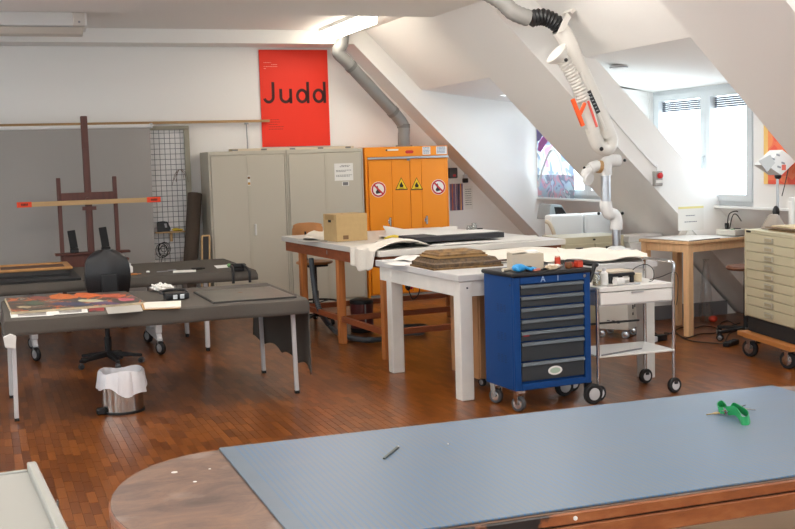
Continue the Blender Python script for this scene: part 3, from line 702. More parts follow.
# ================================================================= FELT-COVERED TABLES
def cloth_on(x0, x1, y0, y1, z, drops, wav=0.012, seed=1, nx=70, ny=44, endfn=None):
    """felt lying on a table top and hanging over its edges; drops = left, right, front, back"""
    dl, dr, df, db = drops; r = random.Random(seed); ph = [r.random()*6 for _ in range(6)]
    def fn(u, v):
        X = x0-dl+(x1-x0+dl+dr)*u; Y = y0-df+(y1-y0+df+db)*v
        ox = max(0, x0-X, X-x1); oy = max(0, y0-Y, Y-y1)
        side = 'r' if X > x1 else 'l'
        if endfn and ox > 0: ox *= endfn(side, min(max(Y, y0), y1))
        x = min(max(X, x0), x1); y = min(max(Y, y0), y1)
        if side == 'r' and endfn and ox > 0.02: x -= 0.20*max(0, (Y-y0)/(y1-y0)-0.35)*min(1, ox/0.25)
        o = max(ox, oy); e = 0.016*(1-math.exp(-o/0.02))
        if ox > 0: x += math.copysign(e + wav*math.sin(Y*9+ph[0])*min(1, ox/0.15), X-x0-0.01)
        if oy > 0: y += math.copysign(e + wav*math.sin(X*7+ph[1])*min(1, oy/0.15), Y-y0-0.01)
        zz = z - max(0, o-0.012) - (0.003*o/0.012 if o < 0.012 else 0.003)
        return (x, y, zz + 0.0012*math.sin(X*11+ph[2])*math.sin(Y*9+ph[3]))
    return B().sheet(fn, nx, ny, 0.0)
def add_solid(o, th):
    m = o.modifiers.new('thickness', 'SOLIDIFY'); m.thickness = th; m.offset = -1; return o

NX0, NX1, NY0, NY1, NZ = 0.13, 2.32, 8.42, 9.72, 0.755
t = thing('folding_table', 'folding table on slim light grey legs under the nearer felt cover', 'table', (0, 0, 0))
part(t, 'tabletop', B().box(NX0+0.01, NX1-0.01, NY0+0.01, NY1-0.01, 0.72, 0.745), mat('table_board', (150, 142, 132), 0.6))
for lx, ly in ((0.162, 8.555), (2.245, 8.541), (0.15, 9.46), (2.213, 9.506)):
    lg = part(t, 'leg', B().bar((lx, ly, 0.02), (lx+(0.02 if lx < 1 else -0.02)*0.6, ly, 0.72), 0.032, 0.032), WLEG, bevel=0.004)
    part(lg, 'foot_cap', B().cbox((lx, ly, 0.0), 0.034, 0.034, 0.022), BLACK)
part(t, 'under_rail', B().box(0.18, 2.22, 8.54, 8.57, 0.685, 0.72).box(0.18, 2.22, 9.46, 9.49, 0.685, 0.72), WLEG)
part(t, 'tape_wrap', B().prism([(0.11, 0.565), (0.18, 0.55), (0.19, 0.64), (0.15, 0.66), (0.10, 0.64)], 8.375, 8.40, 'y'), PAPER, bevel=0.006)
def hang_end(side, y):
    if side == 'l': return 1.0
    k = (y-NY0)/(NY1-NY0)
    return 1.0-0.16*k-0.07*abs(math.sin(k*11))
o = single('felt_cover', 'dark grey felt cover hanging low over the right end of the nearer table', 'felt cover', cloth_on(NX0, NX1, NY0, NY1, NZ, (0.22, 0.60, 0.125, 0.13), 0.012, 2, 90, 60, hang_end), FELT, smooth=True)
add_solid(o, 0.006)

FX0, FX1, FY0, FY1, FZ = -1.3, 2.49, 10.87, 12.42, 0.765
t = thing('work_table', 'long table with light grey legs under the farther felt cover', 'table', (0, 0, 0))
part(t, 'tabletop', B().box(FX0+0.01, FX1-0.01, FY0+0.01, FY1-0.01, 0.73, 0.755), mat('table_board', (150, 142, 132), 0.6))
for lx, ly in ((2.0, 10.93), (1.975, 11.95), (-1.0, 10.93), (-1.0, 11.95)):
    lg = part(t, 'leg', B().bar((lx, ly, 0.035), (lx, ly, 0.73), 0.055, 0.04), WLEG, bevel=0.004)
    part(lg, 'foot_cap', B().cyl((lx, ly, 0.0), (lx, ly, 0.04), 0.02, n=10), BLACK)
part(t, 'under_rail', B().box(-1.0, 2.0, 11.0, 11.04, 0.66, 0.73).box(-1.0, 2.0, 11.85, 11.89, 0.66, 0.73), mat('pale_blue_metal', (176, 186, 202), 0.4))
o = single('felt_cover', 'dark grey felt cover with a short overhang on the farther table', 'felt cover', cloth_on(FX0, FX1, FY0, FY1, FZ, (0.12, 0.10, 0.105, 0.1), 0.006, 5, 80, 36), FELT, smooth=True)
add_solid(o, 0.006)
def castor(mb_t, c, r=0.05, w=0.03, ang=0.0, hub=None, parent=None, tyre=RUBBER, hubm=GREYM):
    c = Vector(c); ax = Vector((math.cos(ang), math.sin(ang), 0))
    wz = part(parent, 'castor_wheel', B().lathe([(r*0.45, -w/2), (r*0.9, -w/2), (r, -w*0.3), (r, w*0.3), (r*0.9, w/2), (r*0.45, w/2)], c, 18, ax), tyre, True)
    part(wz, 'hub', B().lathe([(r*0.1, -w*0.68), (r*0.60, -w*0.58), (r*0.60, w*0.58), (r*0.1, w*0.68)], c, 14, ax), hubm, True)
    return wz
for k, (tx, ya, yb) in enumerate(((0.42, 11.2, 11.95), (1.55, 10.95, 11.80))):
    t = thing('castor_trestle', ('grey castored trestle foot under the felt table behind the folding table leg', 'grey castored trestle foot under the felt table right of the office chair')[k], 'trestle', (0, 0, 0), 0, 'rolling feet under the farther table')
    part(t, 'post', B().box(tx-0.03, tx+0.03, 11.42, 11.5, 0.20, 0.725), WLEG, bevel=0.004)
    part(t, 'foot_beam', B().prism([(ya+0.03, 0.15), (ya+0.10, 0.21), (yb-0.10, 0.21), (yb-0.03, 0.15), (yb-0.03, 0.125), (ya+0.03, 0.125)], tx-0.025, tx+0.025, 'x'), WLEG, bevel=0.004)
    part(t, 'leg_plate', B().prism([(ya+0.06, 0.2), (ya+0.12, 0.2), (ya+0.12, 0.45), (ya+0.02, 0.45)], tx-0.03, tx+0.03, 'x'), WLEG, bevel=0.004)
    for yy in (ya, yb):
        for sx in (-0.026, 0.022): part(t, 'castor_fork', B().prism([(yy-0.02, 0.05), (yy+0.02, 0.05), (yy+0.045, 0.14), (yy+0.005, 0.14)], tx+sx, tx+sx+0.004, 'x'), GREYM)
        castor(None, (tx, yy-0.005, 0.065), 0.065, 0.036, 0.5, parent=t, tyre=BLACK, hubm=mat('castor_hub', (150, 150, 152), 0.4))

# ---- things on the nearer felt table
TZ = NZ+0.0015
def flat(name, label, cat, quad_px, z, th, m, group=None, zt=None):
    pts = [G(x, y, z+th) for x, y in quad_px]
    c = sum(pts, Vector())/4; c.z = z
    return single(name, label, cat, B().slab([p-c for p in pts], th), m, tuple(c), 0, group)
def art_mat():
    m = bpy.data.materials.new('painting_art'); m.use_nodes = True; n = m.node_tree.nodes; l = m.node_tree.links; p = n['Principled BSDF']
    tc = n.new('ShaderNodeTexCoord'); nz = n.new('ShaderNodeTexNoise'); nz.inputs['Scale'].default_value = 3.2; nz.inputs['Detail'].default_value = 3; nz.inputs['Distortion'].default_value = 1.4
    rp = n.new('ShaderNodeValToRGB'); rp.color_ramp.interpolation = 'CONSTANT'; e = rp.color_ramp.elements
    e[0].color = lin((46, 50, 44)); e[1].position = 0.34; e[1].color = lin((70, 66, 58))
    for ps, c in ((0.42, (84, 74, 64)), (0.47, (58, 58, 60)), (0.52, (204, 112, 56)), (0.555, (150, 86, 62)), (0.57, (76, 78, 72)), (0.62, (186, 176, 156)), (0.635, (70, 72, 90)), (0.68, (156, 92, 104))):
        x = e.new(ps); x.color = lin(c)
    l.new(tc.outputs['Object'], nz.inputs['Vector']); l.new(nz.outputs['Fac'], rp.inputs['Fac']); l.new(rp.outputs['Color'], p.inputs['Base Color']); p.inputs['Roughness'].default_value = 0.4
    return m
pts = [G(5, 296, TZ+0.03), G(125, 290, TZ+0.03), G(144.5, 300.5, TZ+0.03), G(12, 310.5, TZ+0.03)]
pts[0].y = min(pts[0].y, 9.66); pts[1].y = min(pts[1].y, 9.66)
c = Vector((0.66, 9.2, TZ))
t = thing('canvas_painting', 'unframed colourful abstract canvas lying on the nearer felt table', 'painting', tuple(c))
q = [p-c for p in (pts[3], pts[2], pts[1], pts[0])]
part(t, 'canvas', B().slab([p+Vector((0, 0, -0.008)) for p in q], 0.020), art_mat())
rp_ = random.Random(11)
for k, (px, py, rx, ry, c) in enumerate(((62, 296.5, 18, 2.6, (206, 110, 50)), (88, 295, 16, 2.4, (214, 104, 44)), (112, 295.5, 14, 2.2, (190, 92, 60)), (126, 299.5, 10, 1.6, (196, 100, 110)), (40, 298, 12, 1.8, (140, 80, 72)), (90, 300.5, 16, 1.5, (196, 190, 160)), (70, 304, 24, 1.8, (70, 74, 104)), (34, 303, 12, 2.0, (84, 96, 78)), (106, 303, 16, 1.4, (104, 80, 110)), (24, 307, 8, 1.2, (176, 160, 128)))):
    pc_ = [G(px+rx*math.cos(a)*rp_.uniform(0.7, 1.1), py+ry*math.sin(a)*rp_.uniform(0.6, 1.2), TZ+0.0235)-c_off for c_off in (Vector((0.66, 9.2, TZ)),) for a in [2*PI*i/11 for i in range(11)]]
    n_ = len(pc_); part(t, 'paint_patch', B().add(pc_+[p-Vector((0, 0, 0.0015)) for p in pc_], [tuple(range(n_)), tuple(range(2*n_-1, n_-1, -1))]+[(i, (i+1) % n_, n_+(i+1) % n_, n_+i) for i in range(n_)]), mat('paint_%d' % k, c, 0.45, var=0.2, scale=25))
k = 1.012; part(t, 'canvas_edge', B().slab([Vector((p.x*k, p.y*k, 0.019)) for p in q], 0.019), mat('canvas_edge', (192, 176, 146), 0.9, var=0.15, scale=20))
for k, (a, b, ya, yb) in enumerate(((12, 54, 313, 318), (54, 88, 310.5, 315))):
    o = thing('photo_print', ('black and white photo print at the felt table corner below the canvas', 'black and white photo print between the other photo and the colour card')[k], 'photo', tuple(G((a+b)/2, (ya+yb)/2, TZ)))
    l0 = o.location.copy(); Q = [G(a-1 if k == 0 else a, yb, TZ)-l0, G(b, yb-2.5, TZ)-l0, G(b-1, ya-2.5, TZ)-l0, G(a-2, ya, TZ)-l0]
    part(o, 'paper', B().slab([v+Vector((0, 0, 0.002)) for v in Q], 0.002), PAPER)
    cc = sum(Q, Vector())/4; part(o, 'image', B().slab([cc+(v-cc)*0.66+Vector((0, 0, 0.0026)) for v in Q], 0.0006), mat('grey_photo', (90, 88, 86), 0.4, rgb2=(186, 182, 176), scale=14))
flat('colour_card', 'small dark card with a red patch beside the photo prints', 'card', ((89, 311), (104, 310.5), (104, 306), (89, 306.5)), TZ, 0.003, mat('colour_card', (84, 50, 50), 0.6, rgb2=(176, 40, 44), scale=12))
flat('grey_sheet', 'thin grey sheet at the front edge of the nearer felt table', 'sheet', ((108, 314), (143, 311), (140, 304), (105, 306)), TZ, 0.002, mat('pale_grey_sheet', (172, 168, 160), 0.8))
t = thing('paper_folder', 'cream paper folder lying beside the canvas on the felt table', 'folder', tuple(G(161, 307, TZ)))
Q = [G(143, 310, TZ)-t.location, G(180, 308.5, TZ)-t.location, G(180, 302.5, TZ)-t.location, G(141, 304, TZ)-t.location]
part(t, 'lower_cover', B().slab([v+Vector((0, 0, 0.006)) for v in Q], 0.006), mat('tan_card', (190, 150, 100), 0.8))
part(t, 'upper_sheets', B().slab([v*0.97+Vector((0.012, 0, 0.014)) for v in Q], 0.008), CREAM)
def crumple(c, rx, ry, rz, n, seed, mm, name, label, cat, freq=1.0):
    r = random.Random(seed); mb = B().ball((0, 0, 0), 1, 22, 14); P = [r.uniform(0, 6) for _ in range(9)]
    for v in mb.v:
        k = 1+0.22*math.sin(v.x*5*freq+P[0])*math.sin(v.y*6*freq+P[1])+0.16*math.sin(v.z*7+v.x*4*freq+P[2])+0.1*math.sin(v.x*13+P[3])*math.sin(v.y*11+P[4])
        v.x *= rx*k; v.y *= ry*k; v.z = max(-0.0, v.z*0.5+0.5)*2*rz*0.5*k*1.0
    return single(name, label, cat, mb, mm, tuple(c))
crumple(G(162.5, 291, TZ), 0.085, 0.13, 0.055, 12, 3, PAPER, 'paper_tissue', 'crumpled white tissue on the nearer felt table', 'tissue', 1.6)
t = thing('magnifier_visor', 'black headband magnifier with clear lenses on the nearer felt table', 'magnifier', tuple(G(177, 300, TZ)), 0.15)
part(t, 'body', B().box(-0.095, 0.095, -0.03, 0.06, 0.005, 0.055), BLACK, bevel=0.014, seg=2)
part(t, 'headband', B().tube([(-0.09, 0.03, 0.05), (-0.1, 0.12, 0.06), (0, 0.2, 0.06), (0.1, 0.12, 0.06), (0.09, 0.03, 0.05)], 0.011, 8, 5), BLACK, True)
for k in (-0.04, 0.015): part(t, 'lens', B().box(k, k+0.035, -0.036, -0.028, 0.01, 0.045), mat('grey_lens', (190, 196, 200), 0.15), bevel=0.003)
pl = [G(216, 304, TZ), G(296, 298, TZ), G(274, 287.5, TZ), G(195.5, 293, TZ)]
t = thing('dark_plate', 'dark matt metal plate at the right end of the nearer felt table', 'plate', (1.93, 8.9, TZ))
part(t, 'plate_face', B().box(-0.315, 0.315, -0.41, 0.40, 0.008, 0.013), mat('tarnished_plate', (96, 94, 86), 0.35, 0.4, rgb2=(112, 108, 98), scale=5))
part(t, 'plate_rim', B().box(-0.325, 0.325, -0.42, 0.41, 0, 0.010), mat('plate_rim', (52, 50, 48), 0.5))
part(t, 'stain', B().cyl((0.0, 0.1, 0.013), (0.0, 0.1, 0.0134), 0.022, n=12), mat('rust_stain', (146, 110, 80), 0.6))

# ---- things on the farther felt table
SZ = FZ+0.0015
t = thing('gold_frame', 'gilded picture frame lying on a black board on the farther table', 'picture frame', (0.50, 11.95, SZ+0.045))
GOLD = mat('gilded_wood', (190, 138, 82), 0.45, 0.2, var=0.12, scale=12)
part(t, 'rail', B().box(-0.40, 0.33, -0.30, -0.24, 0, 0.028), GOLD, bevel=0.008); part(t, 'rail', B().box(-0.40, 0.33, 0.30, 0.36, 0, 0.028), GOLD, bevel=0.008)
part(t, 'rail', B().box(-0.40, -0.34, -0.24, 0.30, 0, 0.028), GOLD, bevel=0.008); part(t, 'rail', B().box(0.27, 0.33, -0.24, 0.30, 0, 0.028), GOLD, bevel=0.008)
part(t, 'inner_panel', B().box(-0.34, 0.27, -0.24, 0.30, 0, 0.012), mat('brown_panel', (96, 66, 50), 0.6))
single('black_board', 'black foam board under the gilded frame on the farther table', 'board', B().box(-1.1, 0.38, -0.85, 0.42, 0, 0.022).box(-1.1, 0.30, -0.55, 0.42, 0.022, 0.045), BLACKM, (0.47, 11.78, SZ), bevel=0.003)
t = thing('solvent_bottle', 'small white solvent bottle beside the office chair back', 'bottle', tuple(G(130, 272.5, SZ)))
part(t, 'body', B().lathe([(0.028, 0), (0.03, 0.01), (0.03, 0.055), (0.014, 0.07)], n=14), WHITE_B, True); part(t, 'cap', B().cyl((0, 0, 0.07), (0, 0, 0.09), 0.013), WLEG)
single('orange_scraper', 'flat orange scraper on the farther felt table', 'scraper', B().box(-0.07, 0.05, -0.02, 0.02, 0, 0.014).box(0.05, 0.09, -0.012, 0.012, 0.004, 0.009), mat('ochre_wood', (190, 120, 50), 0.5), tuple(G(132, 275, SZ)), 0.1, bevel=0.004)
single('paper_ball', 'tiny white paper ball on the farther felt table', 'paper ball', B().ball((0, 0, 0.012), (0.02, 0.016, 0.012), 8, 6), PAPER, tuple(G(148, 273, SZ)), smooth=True)
single('steel_spatula', 'grey steel spatula on the farther felt table', 'spatula', B().box(-0.09, 0.02, -0.02, 0.02, 0, 0.006).box(0.02, 0.1, -0.01, 0.01, 0, 0.014), GREYM, tuple(G(166, 271.5, SZ)), 0.15, bevel=0.002)
flat('paper_strip', 'long white paper strip on the farther felt table', 'paper', ((173, 272.5), (196, 271.5), (196, 269.5), (173, 270.5)), SZ, 0.004, PAPER)
single('dark_brush', 'dark flat brush lying behind the white paper strip', 'brush', B().box(-0.07, 0.03, -0.03, 0.03, 0, 0.02).box(0.03, 0.06, -0.02, 0.02, 0.003, 0.016), BLACKM, tuple(G(199, 269.5, SZ)), 0.2, bevel=0.005)
flat('white_card', 'white card beside the black clamp on the farther table', 'card', ((217, 268), (232, 267), (229, 264.5), (214, 265.5)), SZ, 0.003, PAPER)
t = thing('table_clamp', 'black clamp with green tip gripping the farther table edge', 'clamp', tuple(G(238, 271, SZ)))
part(t, 'head', B().bar((-0.075, 0, 0.055), (0.075, 0.01, 0.05), 0.07, 0.04), BLACK, bevel=0.008)
for x0, x1 in ((-0.07, -0.085), (0.05, 0.075)): part(t, 'arm', B().tube([(x0, -0.02, 0.055), (x0*1.1, -0.12, 0.04), (x1, -0.165, 0.0), (x1, -0.17, -0.10)], 0.014, 8, 4), BLACK, True)
part(t, 'rest', B().box(-0.06, 0.06, -0.02, 0.03, 0.0, 0.04), BLACK, bevel=0.006)
part(t, 'tip', B().ball((-0.085, 0, 0.06), 0.02, 8, 6), mat('green_tip', (120, 170, 110), 0.5), True)

# ---- office chair
t = thing('office_chair', 'black swivel office chair seen from behind between the felt tables', 'office chair', (1.03, 10.62, 0), 0.05)
mb = B()
def back(u, v):                       # moulded back shell
    a = (u-0.5)*2; z = 0.62+0.45*v; w = 0.165+0.035*math.sin(PI*min(1, v*1.15)*0.9)
    if v > 0.75: w *= math.sqrt(max(0.12, 1-((v-0.75)/0.26)**2))
    return (a*w, -0.27+0.05*a*a*1.2-0.03*math.sin(PI*v)+0.02, z)
def back_shell(off):
    P = []; F = []; nu, nv = 16, 16
    for k in range(2):
        for j in range(nv+1):
            for i in range(nu+1):
                p = Vector(back(i/nu, j/nv)); p.y += k*0.05; P.append(p)
    W = nu+1; o = W*(nv+1)
    for j in range(nv):
        for i in range(nu): a = j*W+i; F.append((a, a+1, a+W+1, a+W)); F.append((o+a, o+a+W, o+a+W+1, o+a+1))
    for i in range(nu): F.append((i, o+i, o+i+1, i+1)); a = nv*W+i; F.append((a, a+1, o+a+1, o+a))
    for j in range(nv): a = j*W; F.append((a, a+W, o+a+W, o+a)); a = j*W+nu; F.append((a, o+a, o+a+W, a+W))
    return B().add(P, F)
part(t, 'backrest', back_shell(0), mat('black_shell', (24, 24, 26), 0.35), True)
part(t, 'back_bracket', B().box(-0.07, 0.07, -0.315, -0.27, 0.58, 0.86), mat('black_shell_b', (19, 19, 21), 0.45), bevel=0.012, seg=2)
part(t, 'back_stem', B().tube([(0, -0.29, 0.64), (0, -0.28, 0.50), (0, -0.2, 0.42), (0, 0.0, 0.41)], 0.025, 8, 4), BLACK, True)
part(t, 'seat', B().box(-0.22, 0.22, -0.19, 0.24, 0.43, 0.50), mat('black_fabric', (28, 28, 30), 0.9), bevel=0.03, seg=3)
part(t, 'gas_column', B().cyl((0, 0, 0.10), (0, 0, 0.26), 0.032).cyl((0, 0, 0.26), (0, 0, 0.43), 0.022), BLACK, True)
part(t, 'armrest', B().tube([(-0.22, 0.05, 0.45), (-0.27, 0.05, 0.47), (-0.28, 0.04, 0.62)], 0.014, 8, 4).box(-0.31, -0.25, -0.1, 0.14, 0.62, 0.65), BLACK)
for k in range(5):
    a = -PI/2+2*PI*k/5+0.12; d = Vector((math.cos(a), math.sin(a), 0))
    sp = part(t, 'base_spoke', B().add([d.cross(Vector((0,0,1)))*s*w+d*r+Vector((0,0,z)) for r, w, zt, zb in ((0.02, 0.03, 0.13, 0.08), (0.30, 0.018, 0.085, 0.06)) for s, z in ((-1, zb), (1, zb), (1, zt), (-1, zt))],
        [(0,1,2,3),(7,6,5,4),(0,4,5,1),(1,5,6,2),(2,6,7,3),(3,7,4,0)]), BLACK, bevel=0.004)
    castor(None, tuple(d*0.29+Vector((0, 0, 0.028))), 0.028, 0.04, a+1.2, parent=t, tyre=mat('castor_grey', (70, 70, 72), 0.4), hubm=BLACK)

# ---- waste bin
c = G(123, 415)+Vector((0.02, 0.15, 0))
t = thing('waste_bin', 'polished steel waste bin with a white bin liner on the floor', 'waste bin', (c.x, c.y, 0))
part(t, 'drum', B().lathe([(0.150, 0.015), (0.150, 0.275), (0.146, 0.275), (0.146, 0.02)], n=36, cap=True), mat('polished_steel', (190, 184, 176), 0.16, 1.0), True)
part(t, 'base_ring', B().lathe([(0.14, 0), (0.158, 0.0), (0.158, 0.018), (0.14, 0.018)], n=36), BLACK, True)
part(t, 'pedal', B().box(-0.20, -0.13, -0.09, -0.02, 0.0, 0.05), BLACK, bevel=0.012)
P = []; F = []; n = 48; rr = random.Random(4)
prof = [(0.135, 0.16), (0.142, 0.275), (0.150, 0.310), (0.164, 0.292), (0.172, 0.235), (0.182, 0.165)]
for j, (r, z) in enumerate(prof):
    for i in range(n):
        a = 2*PI*i/n; wv = 0.006*math.sin(a*7)+0.005*math.sin(a*13+1)+0.003*math.sin(a*23)
        zz = z + (0.03*math.sin(a*2+0.6)+0.016*math.sin(a*5) if j == 5 else 0.012*math.sin(a*3) if j in (2, 3) else 0)
        P.append(((r+wv*(j >= 2))*math.cos(a), (r+wv*(j >= 2))*math.sin(a), zz))
for j in range(5):
    for i in range(n): F.append((j*n+i, j*n+(i+1) % n, (j+1)*n+(i+1) % n, (j+1)*n+i))
F.append(tuple(range(n)))
part(t, 'bin_liner', B().add(P, F), mat('white_liner', (224, 222, 224), 0.35, bump=0.6, scale=40), True)

# ================================================================= WORK TABLES IN THE MIDDLE
WZ = 0.995
WL, WR = Vector((3.285, 9.47, 0)), math.radians(4)
def wl(p): return local(WL, WR, p)
t = thing('cutting_table', 'large white topped table with brown wooden legs and stretchers', 'table', tuple(WL), WR)
TW, TD = 1.93, 2.72
part(t, 'tabletop', B().box(0, TW, 0, TD, WZ-0.055, WZ), mat('white_laminate', (216, 212, 204), 0.35), bevel=0.004)
part(t, 'apron', B().box(0.035, 0.06, 0.03, TD-0.03, WZ-0.16, WZ-0.055), WOOD_DK); part(t, 'apron', B().box(0.06, TW-0.06, 0.03, 0.055, WZ-0.16, WZ-0.055), WOOD_DK)
part(t, 'apron', B().box(TW-0.06, TW-0.035, 0.03, TD-0.03, WZ-0.16, WZ-0.055), WOOD_DK); part(t, 'apron', B().box(0.06, TW-0.06, TD-0.055, TD-0.03, WZ-0.16, WZ-0.055), WOOD_DK)
for ly in (0.10, 1.20, 2.30):
    for lx in (0.09, TW-0.09): part(t, 'leg', B().box(lx-0.036, lx+0.036, ly-0.036, ly+0.036, 0, WZ-0.056), WOOD_LEG, bevel=0.004)
    part(t, 'stretcher', B().box(0.126, TW-0.126, ly-0.02, ly+0.02, 0.22, 0.275), WOOD_DK, bevel=0.003)
for lx in (0.09, TW-0.09):
    for a, b in ((0.136, 1.164), (1.236, 2.264)): part(t, 'stretcher', B().box(lx-0.02, lx+0.02, a, b, 0.22, 0.275), WOOD_DK, bevel=0.003)
for yy in (0.5, 1.4): part(t, 'apron_screw', B().box(0.030, 0.035, yy, yy+0.012, WZ-0.12, WZ-0.08), GREYM)

def wavy(name, label, cat, quad, z, amp, m, seed=1, th=0.003, group=None, nu=16, nv=10, f=2.0, lift=0.0):
    """sheet lying on level z; quad = four photo pixels (front-left, front-right, back-right, back-left)"""
    r = random.Random(seed); ph = [r.random()*6 for _ in range(4)]
    Q = [G(x, y, z) for x, y in quad]; c = sum(Q, Vector())/4; c.z = z
    Q = [q-c for q in Q]
    def fn(u, v):
        p = (Q[0]*(1-u)+Q[1]*u)*(1-v)+(Q[3]*(1-u)+Q[2]*u)*v
        w = amp*(0.5+0.5*math.sin(u*PI*f+ph[0])*math.cos(v*PI*f*0.8+ph[1]))+lift*u*u
        return (p.x+amp*0.6*math.sin(v*7+ph[2]), p.y+amp*0.6*math.sin(u*8+ph[3]), th+w)
    return single(name, label, cat, B().sheet(fn, nu, nv, th), m, tuple(c), 0, group, smooth=True)

E1 = 0.0015
t = thing('cardboard_box', 'closed brown cardboard box standing on the cutting table', 'box', tuple(G(337, 242, WZ+E1)), math.radians(9))
part(t, 'carton', B().box(0, 0.345, 0, 0.30, 0, 0.272), CARD, bevel=0.003)
part(t, 'closing_flap', B().box(-0.003, 0.0, 0.05, 0.25, 0.215, 0.27), mat('cardboard_dark', (170, 140, 94), 0.9))
part(t, 'hand_hole', B().box(-0.004, -0.001, 0.12, 0.18, 0.19, 0.215), BLACKM)
part(t, 'print_mark', B().box(0.07, 0.13, -0.001, 0.001, 0.02, 0.06), mat('brown_print', (120, 90, 60), 0.8))
wavy('white_cloth', 'white cloth lying under the corner of the cardboard box', 'cloth', ((297, 241), (330, 240.5), (335, 234), (318, 231)), WZ+E1, 0.03, LINEN, 2)
wavy('grey_paper', 'grey sheet of paper on the left edge of the cutting table', 'paper', ((298, 242), (327, 242), (329, 239), (313, 239)), WZ+E1, 0.003, mat('pale_grey_sheet', (172, 168, 160), 0.8), 5)
# cloth falling over the table's left edge
def drape(u, v):
    y = 0.03+0.60*u; s = v
    wr = 0.016*math.sin(u*17+1)+0.01*math.sin(u*31)
    if s < 0.42:
        k = s/0.42; return (-0.025-0.012*math.sin(u*13)-0.015*(1-k), y+0.10*(1-k)*(0.5-u)*0.9, WZ-0.20*(1-k)*(0.80+0.2*math.sin(PI*u)+0.04*math.sin(u*14))+0.004)
    k = (s-0.42)/0.58
    return (-0.02+0.62*k, y+0.16*k*(0.5-u)*2*0.3+0.05*k, WZ+0.008+0.065*math.sin(PI*min(1, k*1.05))*(0.55+0.45*math.sin(u*4+0.6))+wr*math.sin(PI*k))
o = single('draped_cloth', 'crumpled off white cloth falling over the cutting table edge', 'cloth', B().sheet(drape, 34, 30, 0.0), LINEN, tuple(WL), WR, smooth=True); add_solid(o, 0.003)
wavy('tracing_paper', 'large sheet of white tracing paper spread on the cutting table', 'paper', ((381, 240), (440, 238.5), (462, 231), (386, 230)), WZ+E1, 0.05, PAPER, 7)
wavy('packing_paper', 'cream packing paper rumpled on the cutting table', 'paper', ((376, 246.5), (440, 243), (445, 238), (378, 238.5)), WZ+E1, 0.03, CREAM, 8)
wavy('white_sheet', 'flat white sheet at the front edge of the cutting table', 'paper', ((428, 247), (541, 239.5), (536, 236), (440, 241)), WZ+E1, 0.008, PAPER, 9)
single('yellow_ribbon', 'yellow ribbon lying on the papers of the cutting table', 'ribbon', B().tube([(-0.1, 0, 0.01), (-0.03, 0.04, 0.025), (0.03, -0.03, 0.02), (0.09, 0.02, 0.012)], 0.012, 6, 5).tube([(-0.06, 0.06, 0.012), (0, 0.03, 0.03), (0.07, 0.07, 0.012)], 0.011, 6, 5), mat('yellow_cloth', (214, 188, 70), 0.9), tuple(G(395, 239, WZ+0.03)), smooth=True)
single('black_strip', 'small black cloth strip lying near the front of the cutting table', 'cloth', B().sheet(lambda u, v: (-0.21+0.42*u, -0.06+0.12*v, 0.015+0.012*math.sin(u*9)*math.cos(v*3)), 14, 5, 0.004), BLACKM, tuple(G(401, 245.5, WZ+0.02)), 0.05, smooth=True)
t = thing('black_board', 'long flat black board lying on the cutting table papers', 'board', tuple(G(456, 239.5, WZ+0.03)), 0.09)
part(t, 'board', B().box(-0.47, 0.47, -0.1, 0.28, 0, 0.05), mat('black_card', (44, 44, 48), 0.7), bevel=0.003)
part(t, 'cover_sheet', B().box(-0.20, 0.50, 0.0, 0.40, 0.05, 0.055), PAPER)
for k, (x, y, r, h) in enumerate(((469, 233.5, 0.028, 0.085), (474, 233, 0.034, 0.105))):
    t = thing('glass_jar', ('small clear glass jar behind the black board', 'taller clear glass jar beside the small black tin')[k], 'jar', tuple(G(x, y, WZ+E1)), 0, 'jars on the cutting table')
    part(t, 'glass', B().lathe([(r, 0), (r, h*0.75), (r*0.7, h*0.85), (r*0.7, h), (r*0.62, h), (r*0.62, h*0.86), (r*0.9, h*0.74), (r*0.9, 0.006)], n=16), glass('jar_glass_%d' % k, (0.86, 0.88, 0.88), 0.15), True)
    part(t, 'contents', B().cyl((0, 0, 0.007), (0, 0, h*0.45), r*0.85), mat('pale_liquid', (214, 210, 200), 0.3), True)
single('black_tin', 'small black tin at the far end of the cutting table', 'tin', B().cyl((0, 0, 0), (0, 0, 0.035), 0.03).cyl((0, 0, 0.035), (0, 0, 0.043), 0.031), BLACK, tuple(G(480, 232, WZ+E1)), smooth=True)

# drafting stool
SY = 12.22
sc = Vector((PY(314.5, 262, SY).x, SY, 0)); szt = PY(314.5, 261, SY).z
t = thing('drafting_stool', 'plywood swivel stool with black foot ring behind the cutting table', 'stool', tuple(sc), 0.1)
part(t, 'seat', B().lathe([(0.02, szt-0.03), (0.19, szt-0.03), (0.21, szt-0.015), (0.20, szt), (0.05, szt-0.008)], n=24), mat('beech_ply', (188, 130, 78), 0.4), True)
def bk(u, v): a = (u-0.5)*1.6; r = 0.26; w = 1.0 if 0.15 < v < 0.85 else 0.93; return (r*math.sin(a)*w*0.98, 0.02+r*math.cos(a)-0.03, szt+0.24+0.16*v+(0.02*(1-abs(2*u-1)**3) if v > 0.5 else -0.02*(1-abs(2*u-1)**3)))
P = []; 
mbk = B(); nu, nv = 14, 8; V = []; F = []
for k in range(2):
    for j in range(nv+1):
        for i in range(nu+1): p = Vector(bk(i/nu, j/nv)); p.y += 0.014*k; V.append(p)
W = nu+1; oo = W*(nv+1)
for j in range(nv):
    for i in range(nu): a = j*W+i; F += [(a, a+1, a+W+1, a+W), (oo+a, oo+a+W, oo+a+W+1, oo+a+1)]
for i in range(nu): a = nv*W+i; F += [(i, oo+i, oo+i+1, i+1), (a, a+1, oo+a+1, oo+a)]
for j in range(nv): a = j*W; b = j*W+nu; F += [(a, a+W, oo+a+W, oo+a), (b, oo+b, oo+b+W, b+W)]
part(t, 'backrest', mbk.add(V, F), mat('beech_ply', (188, 130, 78), 0.4), True)
